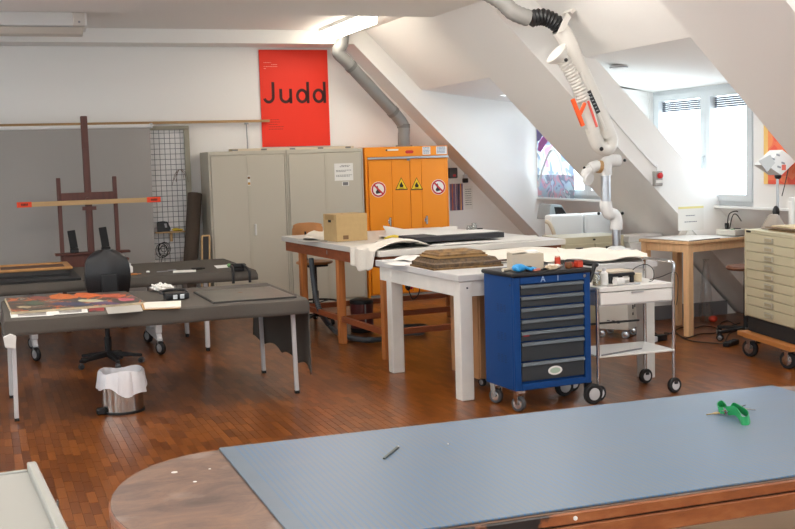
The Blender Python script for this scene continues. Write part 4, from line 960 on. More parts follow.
part(t, 'back_bar', B().tube([(0, 0.0, szt-0.05), (0, 0.2, szt-0.04), (0, 0.25, szt+0.05), (0, 0.255, szt+0.32)], 0.014, 8, 4), BLACK, True)
part(t, 'seat_plate', B().box(-0.12, 0.12, -0.12, 0.12, szt-0.06, szt-0.032), BLACK, bevel=0.01)
part(t, 'column', B().cyl((0, 0, 0.1), (0, 0, 0.36), 0.036).cyl((0, 0, 0.36), (0, 0, szt-0.05), 0.024), BLACK, True)
part(t, 'foot_ring', B().tube([(0.24*math.cos(2*PI*i/28), 0.24*math.sin(2*PI*i/28), 0.235) for i in range(28)], 0.011, 8, 0, True), BLACK, True)
for k in range(3): a = 2*PI*k/3+0.5; part(t, 'ring_spoke', B().cyl((0.03*math.cos(a), 0.03*math.sin(a), 0.22), (0.24*math.cos(a), 0.24*math.sin(a), 0.235), 0.008, n=8), BLACK)
for k in range(5):
    a = -PI/2+2*PI*k/5+0.3; d = Vector((math.cos(a), math.sin(a), 0))
    part(t, 'base_spoke', B().bar(d*0.02+Vector((0, 0, 0.09)), d*0.28+Vector((0, 0, 0.07)), 0.035, 0.03), BLACK, bevel=0.004)
    castor(None, tuple(d*0.28+Vector((0, 0, 0.03))), 0.03, 0.04, a+1.0, parent=t, tyre=BLACK, hubm=GREYM)

# vacuum and its hose
vc = G(366, 333); vc.y += 0.12
t = thing('vacuum_canister', 'dark red canister vacuum with black lid under the cutting table', 'vacuum', (vc.x, vc.y, 0))
part(t, 'drum', B().lathe([(0.115, 0.045), (0.12, 0.06), (0.12, 0.30)], n=24), mat('dark_red_enamel', (92, 44, 44), 0.3), True)
part(t, 'lid', B().lathe([(0.122, 0.30), (0.125, 0.315), (0.12, 0.34), (0.07, 0.355)], n=24), BLACK, True)
part(t, 'base', B().lathe([(0.118, 0.0), (0.122, 0.045)], n=24), BLACK, True)
part(t, 'trim_stripe', B().box(-0.008, 0.008, -0.124, -0.116, 0.06, 0.30), GREYM)  # pale strip standing in for the highlight down the drum
hp = [PY(311, 258, 11.45), PY(313, 277, 11.45), PY(316, 297, 11.4), PY(321, 313, 11.3), G(331, 327, 0.06), G(345, 336, 0.034), G(366, 340, 0.034), G(392, 338, 0.034)]
mb = B(); pth = spline(hp, 16)
mb.tube(pth, lambda k: 0.028+0.003*math.sin(k*len(pth)*PI*0.5*2), 10)
single('vacuum_hose', 'ribbed dark grey hose hanging down to the floor beside the cutting table', 'hose', mb, mat('hose_grey', (74, 80, 86), 0.45), smooth=True)
mb = B()
for k in range(5):
    c = G(408, 333.5)+Vector((0.02*k, 0.03*math.sin(k*2), 0.012+0.012*k)); r = 0.16+0.02*math.sin(k*3)
    mb.tube([c+Vector((r*math.cos(2*PI*i/10), r*1.2*math.sin(2*PI*i/10), 0.004*math.sin(i*2))) for i in range(10)], 0.009, 6, 4, True)
single('cable_coil', 'grey cable coil lying on the floor under the cutting table', 'cable', mb, mat('cable_grey', (96, 102, 106), 0.5), smooth=True)
t = thing('hanging_plug', 'black and red plug hanging on a cable under the cutting table', 'plug', tuple(PY(408, 283, 9.75)))
part(t, 'plug_body', B().ball((0, 0, -0.03), (0.03, 0.03, 0.04), 10, 8), BLACK, True); part(t, 'red_ring', B().cyl((0.02, -0.02, -0.04), (0.035, -0.03, -0.045), 0.016), REDP)
part(t, 'cable', B().tube([(0, 0, 0.0), (-0.01, 0, 0.10)], 0.006, 6).tube([(0, 0, -0.05), (0.04, 0, -0.15), (0.1, 0, -0.11), (0.12, 0, 0.0), (0.12, 0.02, 0.10)], 0.005, 6, 5), BLACK, True)

# white painted table
VZ = 0.94
VL, VR = Vector((3.25, 7.63, 0)), math.radians(3.2)
t = thing('white_table', 'sturdy white painted wooden table behind the blue tool cart', 'table', tuple(VL), VR)
VW, VD = 1.76, 1.60
WT = mat('white_gloss_wood', (224, 221, 214), 0.45, var=0.03, scale=10)
part(t, 'tabletop', B().box(0, VW, 0, VD, VZ-0.05, VZ), mat('pale_grey_top', (206, 205, 203), 0.4), bevel=0.004)
part(t, 'apron', B().box(0.02, 0.05, 0.12, VD-0.05, VZ-0.165, VZ-0.05), WT); part(t, 'apron', B().box(0.12, VW-0.1, 0.02, 0.05, VZ-0.165, VZ-0.05), WT)
part(t, 'apron', B().box(VW-0.05, VW-0.02, 0.12, VD-0.1, VZ-0.165, VZ-0.05), WT); part(t, 'apron', B().box(0.12, VW-0.1, VD-0.05, VD-0.02, VZ-0.165, VZ-0.05), WT)
for lx in (0.015, VW-0.125):
    for ly in (0.015, VD-0.30): part(t, 'leg', B().box(lx, lx+0.105, ly, ly+0.105, 0, VZ-0.05), WT, bevel=0.005)
part(t, 'bolt', B().cyl((0.078, 0.010, VZ-0.1), (0.078, 0.016, VZ-0.1), 0.007, n=8), BLACK)
pc = G(452, 360)
t = thing('plywood_cabinet', 'low brown plywood cabinet standing under the white table', 'cabinet', (3.57, 8.02, 0), VR)
part(t, 'carcass', B().box(0, 0.62, 0, 0.48, 0.07, 0.76), PLY, bevel=0.004)
part(t, 'door', B().box(0.01, 0.305, -0.016, 0.0, 0.08, 0.75), PLY, bevel=0.003); part(t, 'door', B().box(0.315, 0.61, -0.016, 0.0, 0.08, 0.75), PLY, bevel=0.003)
for x in (0.06, 0.56):
    for y in (0.06, 0.42): castor(None, (x, y, 0.035), 0.035, 0.025, 0.3, parent=t)

# on the white table
ORN = mat('carved_dark_gilt', (112, 88, 58), 0.55, 0.15, rgb2=(66, 52, 40), scale=34, bump=1.0)
ORN2 = mat('old_gilt', (150, 116, 70), 0.5, 0.2, rgb2=(98, 74, 46), scale=20, bump=0.4)
def picture_frame(name, label, c, rz, w, d, rail, h, m, me_):
    t = thing(name, label, 'picture frame', c, rz)
    for a in (-1, 1):
        for ax in (0, 1):
            L = (w if ax == 0 else d)/2; off = (d if ax == 0 else w)/2; mb = B(); P = []
            prof = [(0, 0.0), (0, h*0.45), (rail*0.18, h*0.6), (rail*0.35, h), (rail*0.6, h*0.8), (rail*0.8, h*0.55), (rail, h*0.35), (rail, 0.0)]
            for e in (-1, 1):
                for q, z in prof:
                    along = e*(L-q); across = a*(off-q)
                    P.append((along, across, z) if ax == 0 else (across, along, z))
            n = len(prof); F = [tuple(range(n)), tuple(range(2*n-1, n-1, -1))]+[(i, (i+1) % n, n+(i+1) % n, n+i) for i in range(n)]
            part(t, 'rail', mb.add(P, F), m)
    part(t, 'back_edge', B().box(-w/2-0.012, w/2+0.012, -d/2-0.012, d/2+0.012, -0.014, 0.0), me_)
    return t
fc = G(457, 262.5, VZ+0.03)
picture_frame('carved_frame', 'large dark carved picture frame lying on the white table', (fc.x, fc.y+0.02, VZ+E1+0.014), 0.02, 0.57, 0.46, 0.10, 0.062, ORN, ORN2)
picture_frame('gilt_frame', 'smaller old gilt picture frame stacked on the carved frame', (fc.x-0.005, fc.y+0.06, VZ+E1+0.014+0.0625+0.014), 0.05, 0.40, 0.34, 0.07, 0.032, ORN2, mat('raw_wood_edge', (170, 134, 86), 0.7))
wavy('white_note', 'white sheet under the carved frame corner on the white table', 'paper', ((392, 261), (412, 261.5), (425, 256.5), (405, 256)), VZ+E1, 0.012, PAPER, 3)
wavy('thin_sheet', 'thin pale sheet at the front left edge of the white table', 'paper', ((384, 264.5), (404, 266.5), (414, 263.5), (396, 262)), VZ+E1, 0.004, PAPER, 4)
wavy('cream_board', 'large cream paper board curling over the right end of the white table', 'paper', ((556, 263.5), (652, 260), (640, 252.5), (560, 250)), VZ+0.012, 0.035, CREAM, 12, 0.005, f=3.2)
wavy('cream_wrapping', 'cream wrapping sheet between the carved frame and the small box', 'paper', ((484, 263), (556, 264), (566, 250), (478, 250.5)), VZ+E1, 0.03, CREAM, 14, 0.004)
single('dark_stick', 'thin dark stick lying on the cream wrapping sheet', 'stick', B().tube([(-0.16, 0.02, 0.0), (0, 0, 0.012), (0.16, -0.015, 0.006)], 0.008, 6, 4), mat('dark_brown_stick', (70, 52, 42), 0.6), tuple(G(505, 261.5, VZ+0.055)), smooth=True)

# ----------------------------------------------------------------- blue tool cart
BL, BR = Vector((3.44, 7.10, 0)), math.radians(3.5)
bw_, bd_ = 0.625, 0.44
t = thing('tool_cart', 'blue rolling tool cart with dark grey drawers and black top', 'tool cart', tuple(BL), BR)
part(t, 'body', B().box(0, bw_, 0.03, bd_, 0.155, 0.955).box(0, 0.05, 0, 0.03, 0.155, 0.955).box(bw_-0.05, bw_, 0, 0.03, 0.155, 0.955).box(0.05, bw_-0.05, 0, 0.03, 0.905, 0.955).box(0.05, bw_-0.05, 0, 0.03, 0.155, 0.20), BLUE, bevel=0.004)
part(t, 'black_top', B().box(-0.015, bw_+0.012, -0.015, bd_+0.015, 0.955, 0.985), BLACK, bevel=0.008)
z = 0.90
for k, h in enumerate((0.082, 0.082, 0.082, 0.082, 0.078, 0.142, 0.142)):
    d = part(t, 'drawer', B().box(0.056, bw_-0.056, 0.006, 0.03, z-h+0.008, z-0.026), DGREY, bevel=0.003)
    part(d, 'grip_strip', B().prism([(-0.008, z-0.024), (0.03, z-0.024), (0.03, z-0.003), (0.002, z-0.003)], 0.056, bw_-0.056, 'x'), DGREY2)
    if k == 6:
        e = part(d, 'oval_sticker', B().prism([(0.325+0.058*math.cos(2*PI*i/20), z-0.078+0.032*math.sin(2*PI*i/20)) for i in range(20)], 0.0035, 0.006, 'y'), PAPER)
        part(d, 'sticker_print', B().prism([(0.325+0.042*math.cos(2*PI*i/20), z-0.078+0.02*math.sin(2*PI*i/20)) for i in range(20)], 0.0028, 0.0036, 'y'), mat('green_print', (168, 190, 170), 0.6))
    if k == 4: part(d, 'red_mark', B().box(0.075, 0.12, 0.0045, 0.006, z-0.035, z-0.029), REDP)
    z -= h
for ch, xx in (('A', 0.235), ('I', 0.357)):
    me = text_mesh(ch, 0.06, 'logo_letter', mat('pale_blue_ink', (176, 196, 220), 0.5), 0.0006)
    for v in me.vertices: v.co = (v.co.x+xx, -0.0006+v.co.z, v.co.y+0.930)
    link('logo_letter', me, t)
part(t, 'lock', B().cyl((bw_-0.05, -0.006, 0.932), (bw_-0.05, 0.0, 0.932), 0.012, n=12), CHROME, True)
part(t, 'push_handle', B().tube([(bw_+0.01, 0.03, 0.88), (bw_+0.055, 0.03, 0.99), (bw_+0.075, 0.03, 1.0), (bw_+0.075, 0.1, 1.0), (bw_+0.075, bd_-0.05, 1.0), (bw_+0.055, bd_-0.03, 0.98), (bw_+0.01, bd_-0.03, 0.88)], 0.017, 8, 4), BLACK, True)
mb = B()
for i in range(5):
    for j in range(3):
        for zz in (0.70, 0.50, 0.34): mb.box(-0.0012, 0.0, 0.12+j*0.05, 0.15+j*0.05, zz+i*0.012, zz+i*0.012+0.005)
o = part(t, 'vent_slots', mb, mat('dark_blue_slot', (14, 46, 100), 0.6)); o['kind'] = 'stuff'
part(t, 'side_screw', B().cyl((-0.002, 0.05, 0.90), (0.0, 0.05, 0.90), 0.006, n=8), CHROME)
for x, y in ((0.05, 0.05), (0.05, 0.38)):
    part(t, 'castor_fork', B().box(x-0.03, x-0.024, y-0.03, y+0.03, 0.05, 0.14).box(x+0.024, x+0.03, y-0.03, y+0.03, 0.05, 0.14).box(x-0.035, x+0.035, y-0.035, y+0.035, 0.135, 0.155), CHROME)
    castor(None, (x, y, 0.055), 0.055, 0.036, 0.5, parent=t, tyre=mat('grey_tyre', (70, 70, 72), 0.5), hubm=CHROME)
for x, y in ((bw_+0.0, 0.02), (bw_-0.03, 0.36)):
    part(t, 'axle', B().cyl((x, y-0.02, 0.075), (x, y+0.04, 0.075), 0.012).box(x-0.03, x+0.03, y+0.02, y+0.04, 0.07, 0.155), BLACK)
    castor(None, (x, y-0.035, 0.075), 0.075, 0.04, PI/2, parent=t, tyre=RUBBER, hubm=mat('silver_hub', (190, 190, 190), 0.35))

CZ = 0.985+E1
def bloc(x, y, z=CZ): p = Vector((x, y, 0)); k, q = math.cos(BR), math.sin(BR); return (BL.x+p.x*k-p.y*q, BL.y+p.x*q+p.y*k, z)
t = thing('beige_box', 'open beige cardboard box on the blue tool cart', 'box', bloc(0.21, 0.20), math.radians(-12))
part(t, 'carton', B().box(-0.11, 0.12, -0.06, 0.10, 0, 0.115), mat('beige_card', (196, 184, 164), 0.85), bevel=0.002)
part(t, 'lid_flap', B().bar((-0.11, 0.02, 0.122), (-0.0, 0.02, 0.130), 0.16, 0.004), mat('pale_card_b', (220, 210, 192), 0.85)); part(t, 'paper_fill', B().ball((0.05, 0.03, 0.118), (0.06, 0.06, 0.022), 10, 6), PAPER, True)
mb = B().ball((0, 0, 0.028), (0.055, 0.04, 0.028), 12, 8)
for k, (a, L) in enumerate(((0.1, 0.08), (-0.25, 0.10), (-0.55, 0.09), (-0.9, 0.07))): mb.tube([(0.03, 0, 0.025), (0.03+L*0.5*math.cos(a), L*0.5*math.sin(a), 0.024), (0.03+L*math.cos(a), L*math.sin(a), 0.012)], 0.011, 7, 3)
mb.tube([(-0.02, 0.02, 0.025), (-0.05, -0.04, 0.03), (-0.03, -0.06, 0.015)], 0.012, 7, 3)
single('rubber_glove', 'crumpled blue rubber glove on the blue tool cart', 'glove', mb, mat('nitrile_blue', (40, 150, 214), 0.5), bloc(0.09, 0.08), 0.1, smooth=True)
single('ink_pot', 'small black ink pot beside the blue glove', 'pot', B().lathe([(0.024, 0), (0.024, 0.03), (0.018, 0.036)], n=14), BLACK, bloc(0.165, 0.07), smooth=True)
single('pink_eraser', 'small pink eraser on the blue tool cart', 'eraser', B().box(-0.03, 0.03, -0.012, 0.012, 0, 0.018), mat('pink_rubber', (206, 120, 100), 0.8), bloc(0.21, 0.045), 0.3, bevel=0.004)
single('black_knife', 'short black knife on the blue tool cart', 'knife', B().bar((-0.035, 0, 0.008), (0.035, 0.02, 0.012), 0.014, 0.014), BLACK, bloc(0.275, 0.03), 0.2, bevel=0.003)
for k, (x, y, a, c, l) in enumerate(((0.34, 0.05, 0.35, (224, 206, 176), 'folded cream rag at the front of the blue tool cart'), (0.40, 0.13, -0.1, (232, 226, 216), 'folded white rag in the middle of the blue tool cart'))):
    o = crumple(Vector(bloc(x, y)), 0.06, 0.035, 0.03, 8, 20+k, mat('rag_%d' % k, c, 0.9), 'rag', l, 'rag', 1.2); o.rotation_euler.z = a
for k, (x, y, w, h, c, l) in enumerate(((0.455, 0.16, 0.034, 0.075, (196, 66, 40), 'red and white glue bottle standing on the blue tool cart'), (0.515, 0.10, 0.05, 0.03, (190, 84, 58), 'small red brown box on the blue tool cart'), (0.58, 0.08, 0.05, 0.04, (206, 64, 36), 'bright red box at the handle of the blue tool cart'))):
    t = thing('small_box' if k else 'glue_bottle', l, 'box' if k else 'bottle', bloc(x, y), 0.1*k)
    part(t, 'container', B().box(-w/2, w/2, -w/2, w/2, 0, h), mat('red_pack_%d' % k, c, 0.5), bevel=0.004)
    part(t, 'lid', B().box(-w/2*0.9, w/2*0.9, -w/2*0.9, w/2*0.9, h, h+0.01), mat('lid_%d' % k, (230, 200, 184) if k == 0 else (170, 60, 40), 0.5), bevel=0.002)
single('small_jar', 'small brown jar between the red boxes on the blue tool cart', 'jar', B().lathe([(0.022, 0), (0.024, 0.004), (0.024, 0.03), (0.02, 0.034), (0.02, 0.045)], n=14), mat('amber', (120, 74, 40), 0.3), bloc(0.485, 0.06), smooth=True)
single('cream_tube', 'cream coloured paint tube lying on the blue tool cart', 'tube', B().cyl((-0.045, 0, 0.012), (0.04, 0, 0.012), 0.012, 0.008).cyl((0.04, 0, 0.012), (0.055, 0, 0.012), 0.006), mat('tube_cream', (226, 214, 190), 0.5), bloc(0.05, 0.18), 0.4, smooth=True)

# ----------------------------------------------------------------- white instrument trolley
IL, IR = Vector((4.155, 7.20, 0)), math.radians(-1)
iw, idp = 0.635, 0.40
t = thing('instrument_trolley', 'white two tier instrument trolley with chrome posts on castors', 'trolley', tuple(IL), IR)
for x in (0, iw):
    for y in (0, idp):
        top = 0.82 if x == 0 else 0.90
        part(t, 'post', B().cyl((x, y, 0.10), (x, y, top), 0.0135, n=12), CHROME, True)
        part(t, 'castor_hood', B().lathe([(0.02, 0.10), (0.034, 0.085), (0.034, 0.07)], (x, y, 0), 14), BLACK, True)
        castor(None, (x, y-0.005, 0.058), 0.058, 0.036, PI/2+0.15, parent=t, tyre=BLACK, hubm=WLEG)
TR = mat('white_enamel', (228, 226, 220), 0.35)
part(t, 'top_tray', B().box(0.014, iw-0.014, -0.014, idp+0.014, 0.795, 0.83), TR, bevel=0.004)
d = part(t, 'drawer', B().box(0.02, iw-0.02, -0.016, idp, 0.70, 0.788), TR, bevel=0.004)
part(d, 'drawer_pull', B().box(0.27, 0.37, -0.024, -0.016, 0.775, 0.785), ALU)
part(t, 'drawer_frame', B().box(0.016, iw-0.016, 0.0, idp, 0.69, 0.70), WLEG)
part(t, 'lower_shelf', B().box(0.0, iw, -0.016, idp+0.016, 0.315, 0.33), TR, bevel=0.004)
part(t, 'cross_bar', B().cyl((0, idp, 0.50), (iw*0.92, idp, 0.50), 0.008, n=8), BLACK)
part(t, 'rail', B().tube([(iw, 0.0, 0.88), (iw+0.005, 0.0, 0.97), (iw-0.02, 0.05, 0.985), (iw-0.03, idp-0.06, 0.985), (iw, idp, 0.96), (iw, idp, 0.88)], 0.012, 8, 4), CHROME, True)
part(t, 'flat_rod', B().bar((0.02, -0.02, 0.336), (0.42, 0.10, 0.336), 0.012, 0.01), GREYM)
def iloc(x, y, z=0.83+E1): k, q = math.cos(IR), math.sin(IR); return (IL.x+x*k-y*q, IL.y+x*q+y*k, z)
t = thing('plastic_bottle', 'round white plastic bottle on the instrument trolley', 'bottle', iloc(0.125, 0.12))
part(t, 'bottle', B().lathe([(0.026, 0), (0.03, 0.006), (0.03, 0.085), (0.014, 0.1), (0.014, 0.106)], n=16), WHITE_B, True); part(t, 'cap', B().cyl((0, 0, 0.106), (0, 0, 0.125), 0.016), WLEG, True)
t = thing('glass_jar', 'clear glass jar beside the white plastic bottle on the trolley', 'jar', iloc(0.05, 0.10))
part(t, 'glass', B().lathe([(0.032, 0), (0.032, 0.07), (0.026, 0.08), (0.026, 0.09), (0.023, 0.09), (0.023, 0.08), (0.029, 0.068), (0.029, 0.005)], n=16), glass('jar_glass_t', (0.9, 0.9, 0.86), 0.15), True)
part(t, 'contents', B().cyl((0, 0, 0.006), (0, 0, 0.03), 0.027), mat('ochre_powder', (176, 160, 120), 0.8)); part(t, 'lid', B().cyl((0, 0, 0.09), (0, 0, 0.10), 0.028), ALU, True)
t = thing('heating_plate', 'flat black device with beige top on the instrument trolley', 'device', iloc(0.29, 0.24))
part(t, 'base', B().box(-0.11, 0.11, -0.10, 0.10, 0.05, 0.075), BLACK, bevel=0.006); part(t, 'beige_top', B().box(-0.105, 0.105, -0.09, 0.09, 0.075, 0.09), mat('beige_card', (196, 184, 164), 0.85), bevel=0.003)
for x in (-0.09, 0.09):
    for y in (-0.08, 0.08): part(t, 'foot', B().box(x-0.012, x+0.012, y-0.012, y+0.012, 0, 0.05), BLACK)
single('gauze_roll', 'white gauze roll lying on the instrument trolley', 'roll', B().lathe([(0.006, -0.04), (0.026, -0.04), (0.028, 0), (0.026, 0.04), (0.006, 0.04)], (0, 0, 0.028), 16, (1, 0.3, 0)), PAPER, iloc(0.20, 0.04), smooth=True)
single('beige_roll', 'beige tape roll at the back of the instrument trolley', 'roll', B().lathe([(0.012, 0), (0.035, 0), (0.035, 0.06), (0.012, 0.06)], (0, 0, 0), 18), mat('beige_tape', (206, 190, 160), 0.7), iloc(0.45, 0.2), smooth=True)
single('steel_tool', 'thin steel hand tool at the front of the instrument trolley', 'hand tool', B().tube([(-0.14, 0, 0.005), (0.02, 0, 0.006), (0.1, 0.015, 0.006)], 0.004, 6, 3).cyl((0.1, 0.015, 0.006), (0.15, 0.02, 0.006), 0.006, n=8), ALU, iloc(0.22, 0.0), smooth=True)
single('glass_vial', 'small glass vial standing before the heating device', 'vial', B().lathe([(0.012, 0), (0.012, 0.03), (0.008, 0.034), (0.008, 0.042)], n=12), ALU, iloc(0.255, 0.10), smooth=True)
single('thin_cable', 'thin black cable looping over the instrument trolley rail', 'cable', B().tube([iloc(0.42, 0.27, 0.86), iloc(0.43, 0.2, 0.93), iloc(0.49, 0.14, 0.96), iloc(0.54, 0.12, 0.92), iloc(0.53, 0.1, 0.85), iloc(0.48, 0.08, 0.835)], 0.003, 6, 6).tube([iloc(0.56, 0.2, 0.835), iloc(0.6, 0.12, 0.86), iloc(0.648, -0.02, 0.90), iloc(0.655, -0.03, 0.75), iloc(0.645, -0.025, 0.66)], 0.003, 6, 6), BLACK, smooth=True)

# ================================================================= RIGHT SIDE
# ---- folded extraction arm under the roof slope
AY = 9.45
def ap(x, y, dy=0.0): return PY(x, y, AY+dy)
t = thing('extraction_arm', 'folded white fume extraction arm with orange handle hanging under the roof', 'extraction arm', tuple(ap(562, 30)))
A0 = t.location.copy()
def al(x, y, dy=0.0): return ap(x, y, dy)-A0
FLEX = mat('grey_flex_duct', (146, 144, 140), 0.5)
def ribbed(pts, r, amp, pitch, n=14):
    p = spline([Vector(q) for q in pts], 14); L = sum((p[i+1]-p[i]).length for i in range(len(p)-1)); k = max(6, int(L/pitch*2))
    out = []; acc = 0; i = 0; step = L/k                 # even resampling
    d = 0.0; q = p[0]; out.append(q.copy()); j = 1
    while len(out) < k and j < len(p):
        seg = (p[j]-q).length
        if d+seg >= step: q = q+(p[j]-q)*((step-d)/seg); out.append(q.copy()); d = 0
        else: d += seg; q = p[j]; j += 1
    mb = B(); P = []; N = len(out)
    return mb.tube(out, [r+amp if i % 2 else r-amp*0.3 for i in range(N)], n)
part(t, 'ceiling_duct', ribbed([al(474, -14), al(500, 0), al(513, 12), al(531, 19)], 0.075, 0.004, 0.05), FLEX, True)
part(t, 'black_hose', ribbed([al(530, 19), al(543, 17), al(556, 23), al(561, 31)], 0.068, 0.012, 0.035), BLACK, True)
M_ARM = mat('arm_white', (226, 222, 214), 0.4)
for dy in (-0.09, 0.09):
    q = [al(557, 33, dy), al(567, 12, dy), al(571, 17, dy), al(564, 31, dy)]
    part(t, 'bracket_plate', B().add(q+[p+Vector((0, 0.008, 0)) for p in q], [(0,1,2,3),(7,6,5,4),(0,4,5,1),(1,5,6,2),(2,6,7,3),(3,7,4,0)]), M_ARM)
part(t, 'upper_tube', B().tube([al(560, 29), al(567, 40), al(576, 62), al(588, 88), al(600, 116), al(608, 136)], 0.082, 18, 3), M_ARM, True)
part(t, 'spring_rail', B().tube([al(580, 72, -0.09), al(605, 130, -0.09)], 0.02, 8), M_ARM, True)
part(t, 'elbow', B().tube([al(604, 124), al(611, 140), al(607, 149), al(598, 145), al(592, 128)], 0.066, 14, 5), M_ARM, True)
part(t, 'black_label', B().bar(al(588.5, 91, -0.114), al(598.5, 113, -0.114), 0.004, 0.045, (1, 0, 0.3)), BLACK)
for k in range(6):
    q = al(589.8+k*1.5, 94+k*3.3, -0.1165); part(t, 'label_mark', B().bar(q-Vector((0.012, 0, 0.004)), q+Vector((0.012, 0, 0.004)), 0.002, 0.010), GREYM)
part(t, 'lower_tube', B().tube([al(594, 132, -0.15), al(589, 112, -0.15), al(583, 99, -0.15)], 0.052, 14, 3), M_ARM, True)
part(t, 'flex_neck', ribbed([al(584, 101, -0.15), al(577, 85, -0.15), al(569, 70, -0.15), al(562, 58, -0.15)], 0.058, 0.006, 0.03), mat('flex_white', (206, 202, 194), 0.5), True)
d = (al(553, 51, -0.15)-al(566, 64, -0.15)).normalized()
part(t, 'hood', B().lathe([(0.05, 0), (0.06, 0.04), (0.11, 0.10), (0.115, 0.12), (0.10, 0.115), (0.05, 0.05)], al(565, 62, -0.15), 20, d), M_ARM, True)
part(t, 'hinge_knob', B().ball(al(566, 60, -0.26), 0.018, 8, 6), BLACK, True); part(t, 'hinge_knob', B().ball(al(601.5, 149, -0.08), 0.02, 8, 6), BLACK, True)
part(t, 'orange_handle', B().bar(al(572.5, 99, -0.235), al(583, 126, -0.235), 0.03, 0.036, (1, 0, 0)).bar(al(579, 116, -0.235), al(585, 103, -0.235), 0.028, 0.03, (1, 0, 0)), ORP, bevel=0.004)
part(t, 'red_strip', B().bar(al(588, 101, -0.215), al(597, 127, -0.215), 0.006, 0.022, (1, 0, 0)), mat('pale_red', (224, 96, 84), 0.5))
part(t, 'wall_mount', B().bar(al(567, 14, 0), al(576, 5, 0), 0.16, 0.03), M_ARM)

# ---- standing extraction unit on castors, with its own jointed arm
UX, UY = 5.82, 9.70
t = thing('filter_unit', 'beige mobile fume filter unit carrying a jointed white and aluminium arm', 'filter unit', (UX, UY, 0), math.radians(40))
UM = mat('unit_beige', (206, 202, 192), 0.45)
part(t, 'casing', B().box(-0.165, 0.165, -0.165, 0.165, 0.085, 0.80), UM, bevel=0.008)
part(t, 'top_box', B().box(-0.12, 0.12, -0.12, 0.12, 0.80, 0.86), WHITE_B, bevel=0.006)
for a, b, h in ((-0.04, 0.28, 0.04), (0.02, 0.29, 0.03), (0.08, 0.29, 0.03), (-0.04, 0.22, 0.025)): part(t, 'socket', B().box(a, a+0.028, -0.169, -0.164, b, b+h), BLACK)
for k in range(6): part(t, 'vent', B().box(-0.167, -0.164, -0.08+0.05*(k % 3), -0.05+0.05*(k % 3), 0.15+0.02*(k//3), 0.158+0.02*(k//3)), DGREY)
for x in (-0.12, 0.12):
    for y in (-0.12, 0.12): castor(None, (x, y, 0.04), 0.04, 0.028, 0.4, parent=t, tyre=GREYM, hubm=CHROME)
U0 = Vector((UX, UY, 0))
def ul(x, y, dy=0.0):
    return local(U0, math.radians(40), PY(x, y, 9.70+dy))
part(t, 'flange', B().lathe([(0.085, 0.86), (0.085, 0.875), (0.05, 0.89)], (0, 0, 0), 18), WHITE_B, True)
b0 = ul(624, 246); 
part(t, 'lower_post', B().cyl((0, 0, 0.88), (0, 0, 1.07), 0.042, n=18), ALU, True)
e1 = Vector((0, 0, 1.07)); w = ul(606, 211)
u1 = Vector((w.x, w.y, 0)); 
def U(dx, z): k = u1.normalized() if u1.length else Vector((1, 0, 0)); return Vector((k.x*dx, k.y*dx, z))
span = u1.length
part(t, 'lower_elbow', B().tube([U(0, 1.05), U(0, 1.14), U(0.03, 1.20), U(span-0.03, 1.21), U(span, 1.28), U(span, 1.33)], 0.06, 16, 5), WHITE_B, True)
part(t, 'middle_tube', B().cyl(U(span, 1.30), U(span, 1.62), 0.047, n=18), ALU, True)
part(t, 'upper_elbow', B().tube([U(span, 1.58), U(span, 1.66), U(span-0.03, 1.715), U(span-0.15, 1.72)], 0.06, 16, 5), WHITE_B, True)
part(t, 'cap', B().tube([U(span+0.02, 1.66), U(span+0.10, 1.675), U(span+0.17, 1.65)], 0.055, 14, 4), WHITE_B, True)
part(t, 'nozzle_ring', B().lathe([(0.045, -0.02), (0.062, -0.02), (0.062, 0.02), (0.045, 0.02)], U(span+0.19, 1.555), 18, (0.3, 1, 0.3)), WHITE_B, True)
part(t, 'nozzle_neck', B().tube([U(span+0.16, 1.65), U(span+0.22, 1.62), U(span+0.22, 1.58)], 0.04, 12, 4), WHITE_B, True)
part(t, 'brass_joint', B().cyl(U(span+0.05, 1.665), U(span+0.085, 1.67), 0.062, n=14), mat('tan_joint', (190, 150, 100), 0.5), True)
for q in (U(-0.07, 1.205), U(span+0.08, 1.215), U(span-0.215, 1.72), U(span+0.23, 1.66)): part(t, 'hinge_knob', B().ball(q, 0.016, 8, 6), BLACK, True)

# ---- card index cabinet
t = thing('index_cabinet', 'beige steel index drawer cabinet behind the white table', 'cabinet', (5.66, 10.47, 0), math.radians(-3))
part(t, 'carcass', B().box(0, 0.70, 0.02, 0.55, 0, 0.93), CHESTM, bevel=0.004)
for k in range(2):
    for r in range(4):
        d = part(t, 'drawer', B().box(0.012+k*0.345, 0.345+k*0.345, 0.0, 0.02, 0.05+r*0.205, 0.245+r*0.205), CHESTM, bevel=0.003)
        part(d, 'label_holder', B().box(0.12+k*0.345, 0.22+k*0.345, -0.006, 0.0, 0.17+r*0.205, 0.215+r*0.205), LABEL_G); part(d, 'label_slot', B().box(0.13+k*0.345, 0.21+k*0.345, -0.0075, -0.006, 0.178+r*0.205, 0.207+r*0.205), DARKLINE)
part(t, 'lock', B().cyl((0.35, -0.004, 0.90), (0.35, 0.02, 0.90), 0.01, n=8), BLACK)

